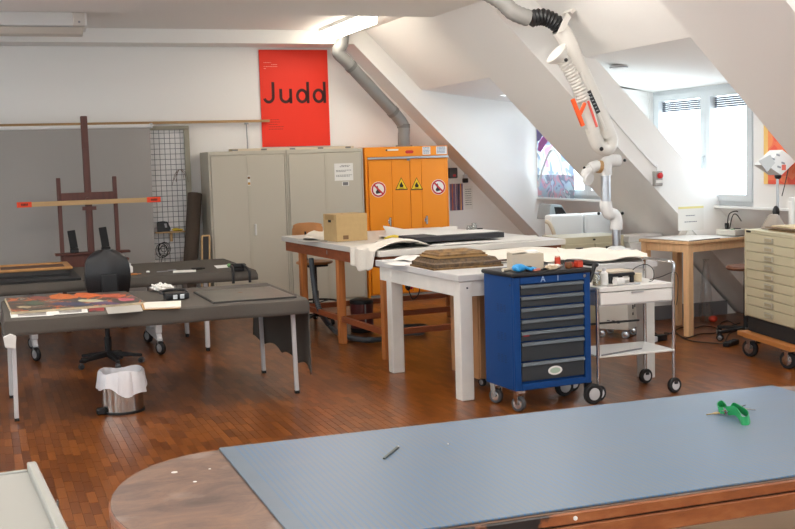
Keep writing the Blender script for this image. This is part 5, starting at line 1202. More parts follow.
# ---- white seat in the far dormer
t = thing('white_sofa', 'white upholstered seat with tall padded backs in the far dormer', 'sofa', (6.16, 11.75, 0))
SOFA = mat('white_leather', (240, 243, 243), 0.45)
for k in range(2): part(t, 'back_cushion', B().box(0.02+k*0.46, 0.46+k*0.46, 0.0, 0.16, 0.80, 1.10), SOFA, bevel=0.035, seg=3)
part(t, 'seat_base', B().box(0.0, 0.94, 0.02, 0.62, 0.12, 0.42), SOFA, bevel=0.03, seg=2)
part(t, 'back_panel', B().box(0.03, 0.91, 0.03, 0.13, 0.40, 0.82), SOFA, bevel=0.02)
for x in (0.06, 0.88):
    for y in (0.06, 0.56): part(t, 'leg', B().cyl((x, y, 0), (x, y, 0.13), 0.022), CHROME, True)
part(t, 'wood_arm', B().tube([(-0.03, 0.02, 1.03), (0.0, -0.02, 1.0), (0.05, -0.03, 0.85), (0.06, -0.03, 0.5), (0.05, -0.02, 0.02)], 0.024, 8, 5), mat('pale_bent_wood', (214, 200, 176), 0.5), True)
t = thing('projector_hood', 'grey machine hood with a dark window behind the white seat', 'machine', (6.72, 12.72, 0), 0.2)
part(t, 'stand', B().box(-0.03, 0.03, -0.03, 0.03, 0.0, 1.0).box(-0.14, 0.14, -0.14, 0.14, 0, 0.03), GREYM)
part(t, 'hood', B().prism([(-0.16, 1.0), (0.18, 1.0), (0.05, 1.17), (-0.12, 1.19)], -0.12, 0.12, 'y'), mat('hood_grey', (150, 158, 160), 0.4), bevel=0.008)
part(t, 'dark_window', B().prism([(-0.04, 1.02), (0.15, 1.02), (0.05, 1.14), (-0.07, 1.15)], -0.125, -0.119, 'y'), BLACK)

# ---- art on the dormer walls
def splash(name, cols, sc):
    m = bpy.data.materials.new(name); m.use_nodes = True; n = m.node_tree.nodes; l = m.node_tree.links; p = n['Principled BSDF']
    tc = n.new('ShaderNodeTexCoord'); v = n.new('ShaderNodeTexNoise'); v.inputs['Scale'].default_value = sc; v.inputs['Distortion'].default_value = 2.5; v.inputs['Detail'].default_value = 1.5
    rp = n.new('ShaderNodeValToRGB'); rp.color_ramp.interpolation = 'CONSTANT'; e = rp.color_ramp.elements
    e[0].color = lin(cols[0]); e[1].position = 0.30; e[1].color = lin(cols[1])
    for k, c in enumerate(cols[2:]): x = e.new(0.38+0.065*k); x.color = lin(c)
    l.new(tc.outputs['Object'], v.inputs['Vector']); l.new(v.outputs['Fac'], rp.inputs['Fac']); l.new(rp.outputs['Color'], p.inputs['Base Color']); p.inputs['Roughness'].default_value = 0.5
    return m
def translucent(m, k):                    # thin printed film: lets daylight through from behind
    n = m.node_tree.nodes; l = m.node_tree.links; p = n['Principled BSDF']; t_ = n.new('ShaderNodeBsdfTranslucent'); mx = n.new('ShaderNodeMixShader'); mx.inputs[0].default_value = k
    src = p.inputs['Base Color'].links
    if src: l.new(src[0].from_socket, t_.inputs[0])
    else: t_.inputs[0].default_value = p.inputs['Base Color'].default_value
    l.new(p.outputs[0], mx.inputs[1]); l.new(t_.outputs[0], mx.inputs[2]); l.new(mx.outputs[0], n['Material Output'].inputs[0]); return m
t = thing('abstract_print', 'pink and turquoise abstract print hanging in the far dormer window', 'print', (WX-0.055, 13.74, 1.235))
part(t, 'film', B().box(0, 0.002, -1.0, 0, 0, 0.92), splash('abstract_art', ((250, 190, 244), (200, 214, 240), (226, 242, 246), (250, 252, 252), (190, 204, 220), (240, 248, 250), (246, 200, 236)), 2.0))
part(t, 'grey_band', B().box(-0.003, -0.001, -1.0, 0, 0.0, 0.30), splash('grey_forms', ((180, 190, 204), (208, 226, 234), (216, 222, 232), (240, 206, 216), (186, 196, 208), (228, 240, 244)), 2.6))
part(t, 'magenta_form', B().prism([(-0.02, 0.62), (-0.10, 0.60), (-0.32, 0.74), (-0.40, 0.86), (-0.25, 0.85), (-0.05, 0.72)], -0.003, 0.0, 'x'), mat('magenta_paint', (246, 150, 236), 0.5))
part(t, 'violet_form', B().prism([(-0.0, 0.74), (-0.1, 0.76), (-0.24, 0.9), (-0.0, 0.9)], -0.003, 0.0, 'x'), mat('violet_paint', (180, 170, 226), 0.5))
for o in t.children: translucent(o.data.materials[0], 0.55)
part(t, 'white_stroke', B().tube([(-0.003, -0.03, 0.14), (-0.003, -0.2, 0.42), (-0.003, -0.42, 0.62), (-0.003, -0.62, 0.52), (-0.003, -0.72, 0.3)], 0.022, 5, 5), mat('white_stroke', (232, 236, 238), 0.6))
t = thing('orange_painting', 'square orange and red painting on the wall right of the window', 'painting', (WX-0.025, 9.08, 1.455))
part(t, 'canvas', B().box(0, 0.02, -0.64, 0, 0, 0.62), splash('orange_art', ((246, 110, 60), (248, 130, 84), (240, 92, 66), (244, 120, 80), (246, 150, 90)), 1.6))
part(t, 'yellow_edge', B().box(-0.002, 0, -0.06, 0, 0.0, 0.62), mat('warm_yellow', (250, 206, 120), 0.6))

# ---- emergency switch with conduit, note and lamp on the boxed rafter
q = PY(656, 177, 9.87)
t = thing('emergency_switch', 'grey emergency stop switch with red button on the boxed rafter', 'switch', (q.x, 9.87, q.z-0.09))
part(t, 'box', B().box(-0.045, 0.045, -0.055, 0, 0, 0.15), mat('switch_grey', (170, 168, 162), 0.5), bevel=0.006)
part(t, 'plate', B().box(-0.035, 0.04, -0.058, -0.055, 0.03, 0.06), PAPER)
part(t, 'button', B().lathe([(0.022, 0), (0.03, 0.015), (0.03, 0.03), (0.02, 0.036)], (0.0, -0.055, 0.105), 14, (0, -1, 0)), REDP, True)
p1 = PY(608, 114, 9.87); p2 = PY(652, 163, 9.87)
single('switch_conduit', 'thin white conduit running down the boxed rafter to the switch', 'conduit', B().tube([(p1.x-q.x, 0, p1.z-q.z+0.09), (p2.x-q.x-0.01, 0, p2.z-q.z+0.09), (0, 0, 0.21), (0, 0, 0.155)], 0.010, 8, 3), WHITE_B, (q.x, 9.858, q.z-0.09), smooth=True)
a, b = PY(678, 207, 9.87), PY(703.5, 229.5, 9.87)
t = thing('paper_sign', 'white paper sign with a yellow top strip taped to the rafter', 'sign', (a.x, 9.867, b.z))
part(t, 'sheet', B().box(0, b.x-a.x, 0, 0.002, 0, a.z-b.z), PAPER); part(t, 'yellow_strip', B().box(0, b.x-a.x, -0.001, 0, a.z-b.z-0.022, a.z-b.z), mat('pale_yellow', (232, 222, 150), 0.8))
print_lines(t, 'sign_print', [(0.09, (a.z-b.z)*0.60, 0.11), (0.075, (a.z-b.z)*0.34, 0.15)], 0.0, 6, mat('grey_print', (130, 132, 140), 0.8))
q = G(614, 79, 2.53)
zq = 2.73+(HEAD-2.73)*(6.0-5.6)/(WX-5.6)
t = thing('ceiling_disc', 'small round flush lamp on the dormer ceiling', 'lamp', (6.02, 9.95, zq-0.004))
part(t, 'body', B().lathe([(0.085, -0.004), (0.085, -0.02), (0.07, -0.03), (0.02, -0.034)], n=24), WHITE_B, True); part(t, 'rim', B().lathe([(0.086, -0.010), (0.092, -0.013), (0.092, -0.019), (0.086, -0.022)], n=24), GREYM, True)

# ---- pine table
QL, QR, QZ = Vector((6.365, 9.29, 0)), math.radians(13), 0.925
t = thing('pine_table', 'pale pine table with square legs beside the boxed rafter', 'table', tuple(QL), QR)
qw, qd = 1.02, 0.66
part(t, 'tabletop', B().prism([(0, 0), (qw, 0), (qw, 0.30), (0.58, 0.42), (0.56, qd), (0, qd)], QZ-0.03, QZ, 'z'), PINE, bevel=0.004)
part(t, 'apron', B().box(0.05, qw-0.05, 0.03, 0.055, QZ-0.11, QZ-0.03), PINE); part(t, 'apron', B().box(0.03, 0.055, 0.05, qd-0.05, QZ-0.11, QZ-0.03), PINE)
part(t, 'apron', B().box(0.05, 0.50, qd-0.055, qd-0.03, QZ-0.11, QZ-0.03), PINE); part(t, 'apron', B().box(qw-0.055, qw-0.03, 0.05, 0.26, QZ-0.11, QZ-0.03), PINE)
for x, y in ((0.015, 0.015), (0.015, qd-0.085), (qw-0.085, 0.015), (0.46, qd-0.085)): part(t, 'leg', B().box(x, x+0.07, y, y+0.07, 0, QZ-0.03), PINE, bevel=0.003)
def qloc(x, y, z): k, s = math.cos(QR), math.sin(QR); return (QL.x+x*k-y*s, QL.y+x*s+y*k, z)
single('drawing_sheets', 'white drawing sheets covering the pine table', 'paper', B().sheet(lambda u, v: (0.01+(0.88-0.34*v)*u, 0.012+0.63*v*(1-0.52*u*(1-v*v*0.9)), 0.006+0.004*math.sin(u*6+v*3)), 12, 8, 0.004), PAPER, qloc(0, 0, QZ+E1), QR, smooth=True)
single('dark_sheet', 'thin dark sheet under the front edge of the drawing sheets', 'paper', B().box(0.02, 0.45, 0.004, 0.012, 0, 0.006), BLACKM, qloc(0, 0, QZ+E1), QR)
single('folded_paper', 'folded white paper tent on the back of the pine table', 'paper', B().prism([(0, 0), (0.16, 0), (0.07, 0.11)], 0, 0.12, 'y'), PAPER, qloc(0.50, 0.50, QZ+0.013), QR-0.2)
single('flat_case', 'long flat white case lying on the low wall behind the pine table', 'case', B().box(-0.22, 0.20, -0.12, 0.12, 0, 0.075), WHITE_B, (6.66, 10.60, 0.8415), bevel=0.01)
t = thing('plastic_bag', 'clear plastic bag with a red object behind the pine table leg', 'bag', tuple(G(706, 322)))
part(t, 'bag', B().lathe([(0.06, 0.0), (0.075, 0.1), (0.06, 0.3), (0.045, 0.5), (0.02, 0.62), (0.035, 0.66)], n=14), glass('clear_plastic', (0.86, 0.87, 0.88), 0.18), True)
part(t, 'red_object', B().ball((0.05, -0.05, 0.035), (0.05, 0.045, 0.035), 10, 6), mat('orange_red', (214, 70, 44), 0.5), True)

# ---- plan chest
KP, KR = Vector((6.262, 8.30, 0)), math.atan2(-0.981, -0.194)     # front runs from the far corner towards the viewer
t = thing('plan_chest', 'beige steel plan chest with shallow drawers on a rolling base', 'plan chest', tuple(KP), KR)
kw, kd, kz0, kz1 = 0.90, 0.54, 0.335, 1.10                        # local x along the front, local y = depth away from the drawers
part(t, 'carcass', B().box(0, kw, 0.02, kd, kz0, kz1).box(0, 0.022, 0, 0.02, kz0, kz1).box(kw-0.022, kw, 0, 0.02, kz0, kz1).box(0.022, kw-0.022, 0, 0.02, kz1-0.03, kz1), CHESTM, bevel=0.003)
hs = [0.078]*8+[0.10]; z = kz1-0.033
for k, h in enumerate(hs):
    d = part(t, 'drawer', B().box(0.026, kw-0.026, 0.002, 0.02, z-h+0.004, z), CHESTM, bevel=0.003)
    part(d, 'label_holder', B().box(kw/2-0.075, kw/2+0.075, -0.010, 0.002, z-h*0.5-0.022, z-h*0.5+0.02), LABEL_G, bevel=0.003)
    part(d, 'label', B().box(kw/2-0.06, kw/2+0.06, -0.0115, -0.010, z-h*0.5-0.012, z-h*0.5+0.012), mat('label_beige', (170, 160, 132), 0.7))
    z -= h
part(t, 'lock', B().box(0.04, 0.12, -0.004, 0.0, kz1-0.024, kz1-0.008), BLACK)
part(t, 'plinth', B().box(0.03, kw-0.02, 0.02, kd-0.02, 0.21, kz0), BLACKM)
part(t, 'base_board', B().box(-0.02, kw+0.02, -0.06, kd, 0.165, 0.205), mat('base_board_wood', (186, 120, 60), 0.5, var=0.1, scale=3, stretch=(1, 10, 10)), bevel=0.003)
for x, y, r in ((0.17, -0.03, 0.075), (kw-0.12, 0.0, 0.075), (0.12, kd-0.1, 0.075), (kw-0.12, kd-0.1, 0.075)):
    part(t, 'castor_fork', B().box(x-0.04, x+0.04, y-0.03, y-0.024, 0.07, 0.15).box(x-0.04, x+0.04, y+0.024, y+0.03, 0.07, 0.15).box(x-0.05, x+0.05, y-0.04, y+0.04, 0.145, 0.165), CHROME)
    castor(None, (x, y, r), r, 0.04, PI/2+0.5, parent=t, tyre=RUBBER, hubm=CHROME)
def kloc(x, y, z): k, s = math.cos(KR), math.sin(KR); return (KP.x+x*k-y*s, KP.y+x*s+y*k, z)
KZ = kz1+E1
t = thing('board_stack', 'stack of brown boards and papers on the plan chest', 'boards', kloc(0.52, 0.20, KZ), KR)
for k, (c, dx) in enumerate((((150, 122, 88), 0.0), ((196, 168, 120), 0.03), ((118, 96, 74), -0.02), ((206, 186, 150), 0.02))): part(t, 'board', B().box(-0.24+dx, 0.20, -0.12+dx, 0.12, k*0.011, k*0.011+0.010), mat('board_%d' % k, c, 0.8))
t = thing('paper_fan', 'grey paper cone leaning on the board stack of the plan chest', 'paper cone', kloc(0.14, 0.20, KZ), KR)
part(t, 'cone', B().lathe([(0.10, 0), (0.105, 0.008), (0.05, 0.11), (0.035, 0.125)], n=20), mat('taupe_paper', (150, 138, 126), 0.8), True); part(t, 'orange_corner', B().prism([(-0.14, 0), (-0.05, 0), (-0.06, 0.035)], -0.02, 0.0, 'y'), mat('orange_card', (206, 104, 60), 0.7))
t = thing('control_box', 'low white control box with black cables at the end of the pine table', 'device', qloc(0.74, 0.10, QZ+0.014), QR)
part(t, 'box', B().box(-0.08, 0.14, -0.1, 0.14, 0, 0.06), UM, bevel=0.006); part(t, 'green_key', B().box(-0.06, -0.03, -0.06, -0.03, 0.06, 0.066), mat('green_key', (90, 150, 110), 0.5)); part(t, 'dark_key', B().box(0.05, 0.09, -0.03, 0.03, 0.06, 0.068), BLACK)
part(t, 'plug', B().box(-0.02, 0.01, 0.05, 0.08, 0.06, 0.12), BLACK)
part(t, 'cable', B().tube([(0, 0.06, 0.12), (0.0, 0.04, 0.21), (0.08, 0.02, 0.235), (0.19, 0.03, 0.20), (0.24, 0.04, 0.14)], 0.006, 6, 5).tube([(0.03, 0.06, 0.06), (0.05, 0.04, 0.19), (0.10, 0.03, 0.20), (0.17, 0.03, 0.13)], 0.006, 6, 5), BLACK, True)
LP = Vector((PY(779, 200, 8.66).x, 8.66, 0))
t = thing('stand_lamp', 'tilted white studio lamp with flaps on a tall stand behind the plan chest', 'lamp', tuple(LP))
def lp(x, y, dy=0.0): return PY(x, y, LP.y+dy)-LP
bx = lp(779, 215)
part(t, 'pole', B().cyl((bx.x, 0, 0.0), (lp(777.5, 178).x, 0, lp(777.5, 178).z), 0.013, n=12), ALU, True)
part(t, 'pole_foot', B().lathe([(0.06, 0.0), (0.06, 0.012), (0.02, 0.03)], (bx.x, 0, 0), 16), BLACK, True)
part(t, 'clamp', B().ball(lp(778, 176), 0.032, 10, 8), BLACK, True); part(t, 'lower_clamp', B().ball(lp(776, 212), (0.035, 0.03, 0.06), 10, 6), BLACK, True)
hd = [lp(760, 165), lp(776, 150), lp(790, 161), lp(775, 175)]
hb = B(); Q = [p for p in hd]; hb.add([p+Vector((0, -0.09, 0)) for p in Q]+[p+Vector((0, 0.09, 0)) for p in Q], [(0,1,2,3),(7,6,5,4),(0,4,5,1),(1,5,6,2),(2,6,7,3),(3,7,4,0)])
part(t, 'lamp_head', hb, mat('lamp_white', (226, 223, 218), 0.45))
fb = B(); Q = [lp(752, 161), lp(763, 155), lp(768, 163), lp(760, 172)]; fb.add([p+Vector((0, -0.10, 0)) for p in Q]+[p+Vector((0, -0.094, 0)) for p in Q], [(0,1,2,3),(7,6,5,4),(0,4,5,1),(1,5,6,2),(2,6,7,3),(3,7,4,0)])
part(t, 'flap', fb, mat('lamp_flap', (196, 194, 190), 0.5))
for x, y in ((768, 163), (773, 159), (778, 155), (779, 167), (783, 163)): q = lp(x, y, -0.0905); part(t, 'vent_slot', B().bar(q+Vector((-0.018, -0.002, 0.006)), q+Vector((0.018, -0.002, -0.006)), 0.004, 0.016), GREYM)
part(t, 'red_label', B().box(lp(777, 168).x-0.02, lp(777, 168).x+0.025, -0.093, -0.09, lp(777, 168).z-0.02, lp(777, 168).z+0.03), mat('salmon', (226, 110, 90), 0.6))
part(t, 'cable', B().tube([lp(789, 165), lp(786, 180), lp(782, 196)], 0.005, 6, 4), BLACK, True)
fr = Vector(kloc(0.10, 0.46, KZ)); 
t = thing('white_stand', 'white metal open frame stand behind the boards on the plan chest', 'stand', tuple(fr), 0.0)
part(t, 'upright', B().box(-0.10, -0.065, -0.02, 0.02, 0, 0.23), WHITE_B, bevel=0.004); part(t, 'upright', B().box(0.09, 0.125, -0.02, 0.02, 0, 0.23), WHITE_B, bevel=0.004)
part(t, 'top_bar', B().box(-0.10, 0.125, -0.02, 0.02, 0.23, 0.265), WHITE_B, bevel=0.004); part(t, 'base', B().box(-0.10, 0.125, -0.08, 0.08, 0, 0.02), WHITE_B, bevel=0.004); part(t, 'inner_rod', B().cyl((0.01, 0, 0.02), (0.01, 0, 0.23), 0.008), ALU, True)

# ---- low stool beside the chest: dark seat edge and black star base
t = thing('rolling_stool', 'low rolling stool with brown seat and black star base beside the plan chest', 'stool', (6.77, 8.95, 0), 0.3)
part(t, 'seat', B().lathe([(0.05, 0.655), (0.17, 0.66), (0.185, 0.68), (0.17, 0.70), (0.05, 0.705)], n=22), mat('brown_seat', (116, 72, 50), 0.5), True)
part(t, 'column', B().cyl((0, 0, 0.10), (0, 0, 0.66), 0.025), BLACK, True)
for k in range(5):
    a = 2*PI*k/5+0.35; d = Vector((math.cos(a), math.sin(a), 0))
    part(t, 'base_spoke', B().bar(d*0.02+Vector((0, 0, 0.10)), d*0.31+Vector((0, 0, 0.085)), 0.05, 0.03), BLACK, bevel=0.006)
    castor(None, tuple(d*0.30+Vector((0, 0, 0.035))), 0.035, 0.045, a+0.8, parent=t, tyre=BLACK, hubm=GREYM)

# ---- cables and power strip on the floor
def floor_cable(label, px, r=0.006):
    single('floor_cable', label, 'cable', B().tube([G(x, y, r+0.001) for x, y in px], r, 6, 6), BLACK, smooth=True)
floor_cable('black cable looping on the floor around the pine table leg', ((664, 333), (676, 334), (686, 338), (700, 334), (715, 333), (716, 328), (704, 326), (695, 328)))
floor_cable('long black cable running to the power strip by the chest', ((672, 327), (680, 336), (692, 341), (712, 343), (725, 343.5)))
floor_cable('black cable curling beside the rolling stool castors', ((725, 342), (729, 334), (738, 328), (728, 321), (720, 324), (726, 327), (740, 323)))
floor_cable('black cable between the power adapter and the pine table', ((628, 338), (640, 333), (652, 332), (664, 336), (680, 328), (690, 327)))
t = thing('power_strip', 'black power strip lying on the floor beside the rolling stool', 'power strip', tuple(G(731, 345.5)), 0.5)
part(t, 'body', B().box(-0.11, 0.11, -0.03, 0.03, 0, 0.045), BLACK, bevel=0.006)
for k in range(3): part(t, 'outlet', B().cyl((-0.07+k*0.07, 0, 0.045), (-0.07+k*0.07, 0, 0.05), 0.02, n=12), DGREY)
t = thing('power_adapter', 'black and grey power adapter on the floor beyond the trolley', 'adapter', tuple(G(657, 341)), 0.2)
part(t, 'adapter', B().box(-0.02, 0.10, -0.04, 0.04, 0, 0.06), BLACK, bevel=0.006); part(t, 'grey_block', B().box(-0.11, -0.02, -0.035, 0.035, 0, 0.05), WLEG, bevel=0.006)

# ================================================================= FOREGROUND
OZ = 0.88
OC, OR = Vector((1.735, 3.075, 0)), math.radians(-0.6)
hx, hy, ea = 1.055, 0.525, 0.40
def oval(k=0.0, n=20):
    P = []
    for i in range(n+1): a = -PI/2+PI*i/n; P.append((hx+(ea-k)*math.cos(a), (hy-k)*math.sin(a)))
    for i in range(n+1): a = PI/2+PI*i/n; P.append((-hx+(ea-k)*math.cos(a), (hy-k)*math.sin(a)))
    return P
def worn_wood(name, edge):
    m = bpy.data.materials.new(name); m.use_nodes = True; n = m.node_tree.nodes; l = m.node_tree.links; p = n['Principled BSDF']
    tc = n.new('ShaderNodeTexCoord'); mp = n.new('ShaderNodeMapping'); mp.inputs['Scale'].default_value = (1.6, 4.5, 4.5) if edge else (1.3, 2.4, 2.4)
    l.new(tc.outputs['Object'], mp.inputs['Vector'])
    nz = n.new('ShaderNodeTexNoise'); nz.inputs['Scale'].default_value = 3; nz.inputs['Detail'].default_value = 10; nz.inputs['Roughness'].default_value = 0.72; nz.inputs['Distortion'].default_value = 0.0 if edge else 0.8
    l.new(mp.outputs['Vector'], nz.inputs['Vector'])
    rp = n.new('ShaderNodeValToRGB'); e = rp.color_ramp.elements
    cs = [(0.25, (112, 62, 34)), (0.5, (150, 86, 46)), (0.8, (184, 122, 76))] if edge else [(0.25, (72, 52, 43)), (0.43, (104, 80, 67)), (0.57, (128, 98, 79)), (0.75, (152, 114, 84))]
    e[0].position = cs[0][0]; e[0].color = lin(cs[0][1]); e[1].position = cs[-1][0]; e[1].color = lin(cs[-1][1])
    for q, c in cs[1:-1]: x = e.new(q); x.color = lin(c)
    l.new(nz.outputs['Fac'], rp.inputs['Fac'])
    n2 = n.new('ShaderNodeTexNoise'); n2.inputs['Scale'].default_value = 5 if not edge else 22; n2.inputs['Detail'].default_value = 5
    l.new(tc.outputs['Object'], n2.inputs['Vector'])
    mr = n.new('ShaderNodeMapRange'); mr.inputs[1].default_value = 0.56; mr.inputs[2].default_value = 0.66; l.new(n2.outputs['Fac'], mr.inputs[0])
    mx = n.new('ShaderNodeMix'); mx.data_type = 'RGBA'; l.new(rp.outputs['Color'], mx.inputs[6])
    if edge:                                  # black paint spilt along a stretch of the front edge
        sp = n.new('ShaderNodeSeparateXYZ'); l.new(tc.outputs['Object'], sp.inputs[0])
        a = n.new('ShaderNodeMapRange'); a.inputs[1].default_value = -0.27; a.inputs[2].default_value = -0.45; l.new(sp.outputs['X'], a.inputs[0])
        ad = n.new('ShaderNodeMath'); ad.operation = 'MULTIPLY_ADD'; l.new(n2.outputs['Fac'], ad.inputs[0]); ad.inputs[1].default_value = 1.6; ad.inputs[2].default_value = -0.45
        lf = n.new('ShaderNodeMapRange'); lf.inputs[1].default_value = -1.0; lf.inputs[2].default_value = -0.84; l.new(sp.outputs['X'], lf.inputs[0])
        am = n.new('ShaderNodeMath'); am.operation = 'MULTIPLY'; l.new(a.outputs[0], am.inputs[0]); l.new(lf.outputs[0], am.inputs[1])
        mu = n.new('ShaderNodeMath'); mu.operation = 'ADD'; l.new(am.outputs[0], mu.inputs[0]); l.new(ad.outputs[0], mu.inputs[1])
        m3 = n.new('ShaderNodeMapRange'); m3.inputs[1].default_value = 1.0; m3.inputs[2].default_value = 1.22; l.new(mu.outputs[0], m3.inputs[0])
        l.new(m3.outputs[0], mx.inputs[0]); mx.inputs[7].default_value = lin((40, 34, 32))
    else:
        mm = n.new('ShaderNodeMath'); mm.operation = 'MULTIPLY'; mm.inputs[1].default_value = 0.55; l.new(mr.outputs[0], mm.inputs[0]); l.new(mm.outputs[0], mx.inputs[0]); mx.inputs[7].default_value = lin((160, 142, 130))
    l.new(mx.outputs[2], p.inputs['Base Color']); p.inputs['Roughness'].default_value = 0.42 if not edge else 0.35
    bp = n.new('ShaderNodeBump'); bp.inputs['Strength'].default_value = 0.25; bp.inputs['Distance'].default_value = 0.002; l.new(nz.outputs['Fac'], bp.inputs['Height']); l.new(bp.outputs['Normal'], p.inputs['Normal'])
    return m
W_TOP, W_EDGE = worn_wood('worn_table_wood', False), worn_wood('worn_table_edge', True)
t = thing('oval_table', 'large worn oval wooden table with rounded ends', 'table', tuple(OC), OR)
part(t, 'tabletop', B().prism(oval(0.004), OZ-0.004, OZ, 'z'), W_TOP, bevel=0.003)
part(t, 'edge_band', B().prism(oval(0.0), OZ-0.036, OZ-0.004, 'z'), W_EDGE, bevel=0.004)
part(t, 'groove', B().prism(oval(0.012), OZ-0.041, OZ-0.036, 'z'), mat('groove_dark', (34, 22, 16), 0.8))
part(t, 'apron', B().prism(oval(0.004), OZ-0.092, OZ-0.041, 'z'), W_EDGE, bevel=0.004)
for x in (-0.85, 0.85):
    for y in (-0.36, 0.36): part(t, 'leg', B().lathe([(0.03, 0), (0.035, 0.05), (0.045, 0.5), (0.03, 0.62), (0.05, 0.66), (0.05, OZ-0.09)], (x, y, 0), 16), WOOD_LEG, True)
for x, y, r in ((-1.235, 0.31, 0.010), (-1.195, 0.18, 0.006), (-1.13, 0.30, 0.004)): part(t, 'paint_spot', B().cyl((x, y, OZ-0.001), (x, y, OZ+0.0008), r, n=10), PAPER)
part(t, 'white_pin', B().cyl((-0.33, -hy-0.003, OZ-0.02), (-0.33, -hy+0.004, OZ-0.02), 0.006, n=10), WHITE_INK)

def mat_sheet():
    m = bpy.data.materials.new('grey_cutting_mat'); m.use_nodes = True; n = m.node_tree.nodes; l = m.node_tree.links; p = n['Principled BSDF']
    tc = n.new('ShaderNodeTexCoord'); sp = n.new('ShaderNodeSeparateXYZ'); l.new(tc.outputs['Object'], sp.inputs[0])
    def lines(out, pitch, width):
        mo = n.new('ShaderNodeMath'); mo.operation = 'PINGPONG'; l.new(out, mo.inputs[0]); mo.inputs[1].default_value = pitch/2
        lt = n.new('ShaderNodeMath'); lt.operation = 'LESS_THAN'; l.new(mo.outputs[0], lt.inputs[0]); lt.inputs[1].default_value = width; return lt.outputs[0]
    x0 = lines(sp.outputs['X'], 0.018, 0.0030)
    gt = n.new('ShaderNodeMath'); gt.operation = 'GREATER_THAN'; l.new(sp.outputs['X'], gt.inputs[0]); gt.inputs[1].default_value = -1.015
    xm = n.new('ShaderNodeMath'); xm.operation = 'MULTIPLY'; l.new(x0, xm.inputs[0]); l.new(gt.outputs[0], xm.inputs[1]); x = xm.outputs[0]; y = lines(sp.outputs['Y'], 0.10, 0.0009)
    mxm = n.new('ShaderNodeMath'); mxm.operation = 'MAXIMUM'; l.new(x, mxm.inputs[0]); l.new(y, mxm.inputs[1])
    nz = n.new('ShaderNodeTexNoise'); nz.inputs['Scale'].default_value = 2.5; nz.inputs['Detail'].default_value = 6
    mp = n.new('ShaderNodeMapping'); mp.inputs['Scale'].default_value = (1, 3, 1); l.new(tc.outputs['Object'], mp.inputs['Vector']); l.new(mp.outputs['Vector'], nz.inputs['Vector'])
    mu = n.new('ShaderNodeMath'); mu.operation = 'MULTIPLY'; l.new(mxm.outputs[0], mu.inputs[0])
    mr = n.new('ShaderNodeMapRange'); mr.inputs[1].default_value = 0.3; mr.inputs[2].default_value = 0.75; mr.inputs[3].default_value = 0.95; mr.inputs[4].default_value = 0.25; l.new(nz.outputs['Fac'], mr.inputs[0]); l.new(mr.outputs[0], mu.inputs[1])
    rp = n.new('ShaderNodeValToRGB'); rp.color_ramp.elements[0].position = 0.3; rp.color_ramp.elements[1].position = 0.7
    rp.color_ramp.elements[0].color = lin((96, 112, 126)); rp.color_ramp.elements[1].color = lin((108, 122, 134)); l.new(nz.outputs['Fac'], rp.inputs['Fac'])
    mx = n.new('ShaderNodeMix'); mx.data_type = 'RGBA'; l.new(mu.outputs[0], mx.inputs[0]); l.new(rp.outputs['Color'], mx.inputs[6]); mx.inputs[7].default_value = lin((70, 114, 156))
    l.new(mx.outputs[2], p.inputs['Base Color'])
    m2 = n.new('ShaderNodeMapRange'); m2.inputs[3].default_value = 0.30; m2.inputs[4].default_value = 0.46; l.new(nz.outputs['Fac'], m2.inputs[0]); l.new(m2.outputs[0], p.inputs['Roughness']); p.inputs['Specular IOR Level'].default_value = 0.35
    return m
single('cutting_mat', 'large grey cutting mat with fine blue lines covering the oval table', 'cutting mat', B().box(-1.06, 1.09, -0.515, 0.52, 0, 0.006), mat_sheet(), (OC.x, OC.y, OZ+0.001), OR, bevel=0.0015)
MZ = OZ+0.007+0.0005
# keys on a green lanyard
kc = G(733, 412, MZ)
t = thing('key_bunch', 'bunch of keys on a green lanyard lying on the cutting mat', 'keys', tuple(kc))
GR = mat('green_ribbon', (20, 150, 84), 0.55)
def kp(x, y, z=0.0): return G(x, y, MZ+z)-kc
def strap(pts, w, m, up):
    mb = B(); p = spline([Vector(q) for q in pts], 8); V = []; N = len(p)
    for i, q in enumerate(p):
        d = (p[min(i+1, N-1)]-p[max(i-1, 0)]).normalized(); u = Vector(up(i/(N-1))).normalized(); n_ = d.cross(u).normalized()*0.0008
        V += [q-u*w/2-n_, q+u*w/2-n_, q+u*w/2+n_, q-u*w/2+n_]
    F = [(0,1,2,3), tuple(4*(N-1)+k for k in (3, 2, 1, 0))]+[(4*i+k, 4*(i+1)+k, 4*(i+1)+(k+1) % 4, 4*i+(k+1) % 4) for i in range(N-1) for k in range(4)]
    return mb.add(V, F)
part(t, 'lanyard', strap([kp(727, 411, 0.012), kp(735, 411, 0.022), kp(740, 417, 0.014), kp(742, 421, 0.012), kp(748, 421, 0.012), kp(749, 416, 0.016), kp(743, 411, 0.024), kp(735, 407, 0.024), kp(731, 410, 0.016)], 0.032, GR, lambda k: (0.25*math.sin(k*6), 0.5-0.5*k, 1.0)), GR)
part(t, 'lanyard_loop', strap([kp(724, 411, 0.012), kp(719, 410, 0.013), kp(718.5, 406, 0.014), kp(723, 404, 0.016), kp(727, 408, 0.014)], 0.026, GR, lambda k: (0, 0.5, 1.0)), GR)
part(t, 'key_ring', B().tube([kp(723.5+3*math.cos(a), 411+0.0*math.sin(a), 0.012+0.011*math.sin(a)) for a in [2*PI*i/14 for i in range(14)]], 0.0016, 6, 0, True).tube([kp(727+2.6*math.cos(a), 411.5, 0.011+0.010*math.sin(a)) for a in [2*PI*i/14 for i in range(14)]], 0.002, 6, 0, True), CHROME, True)
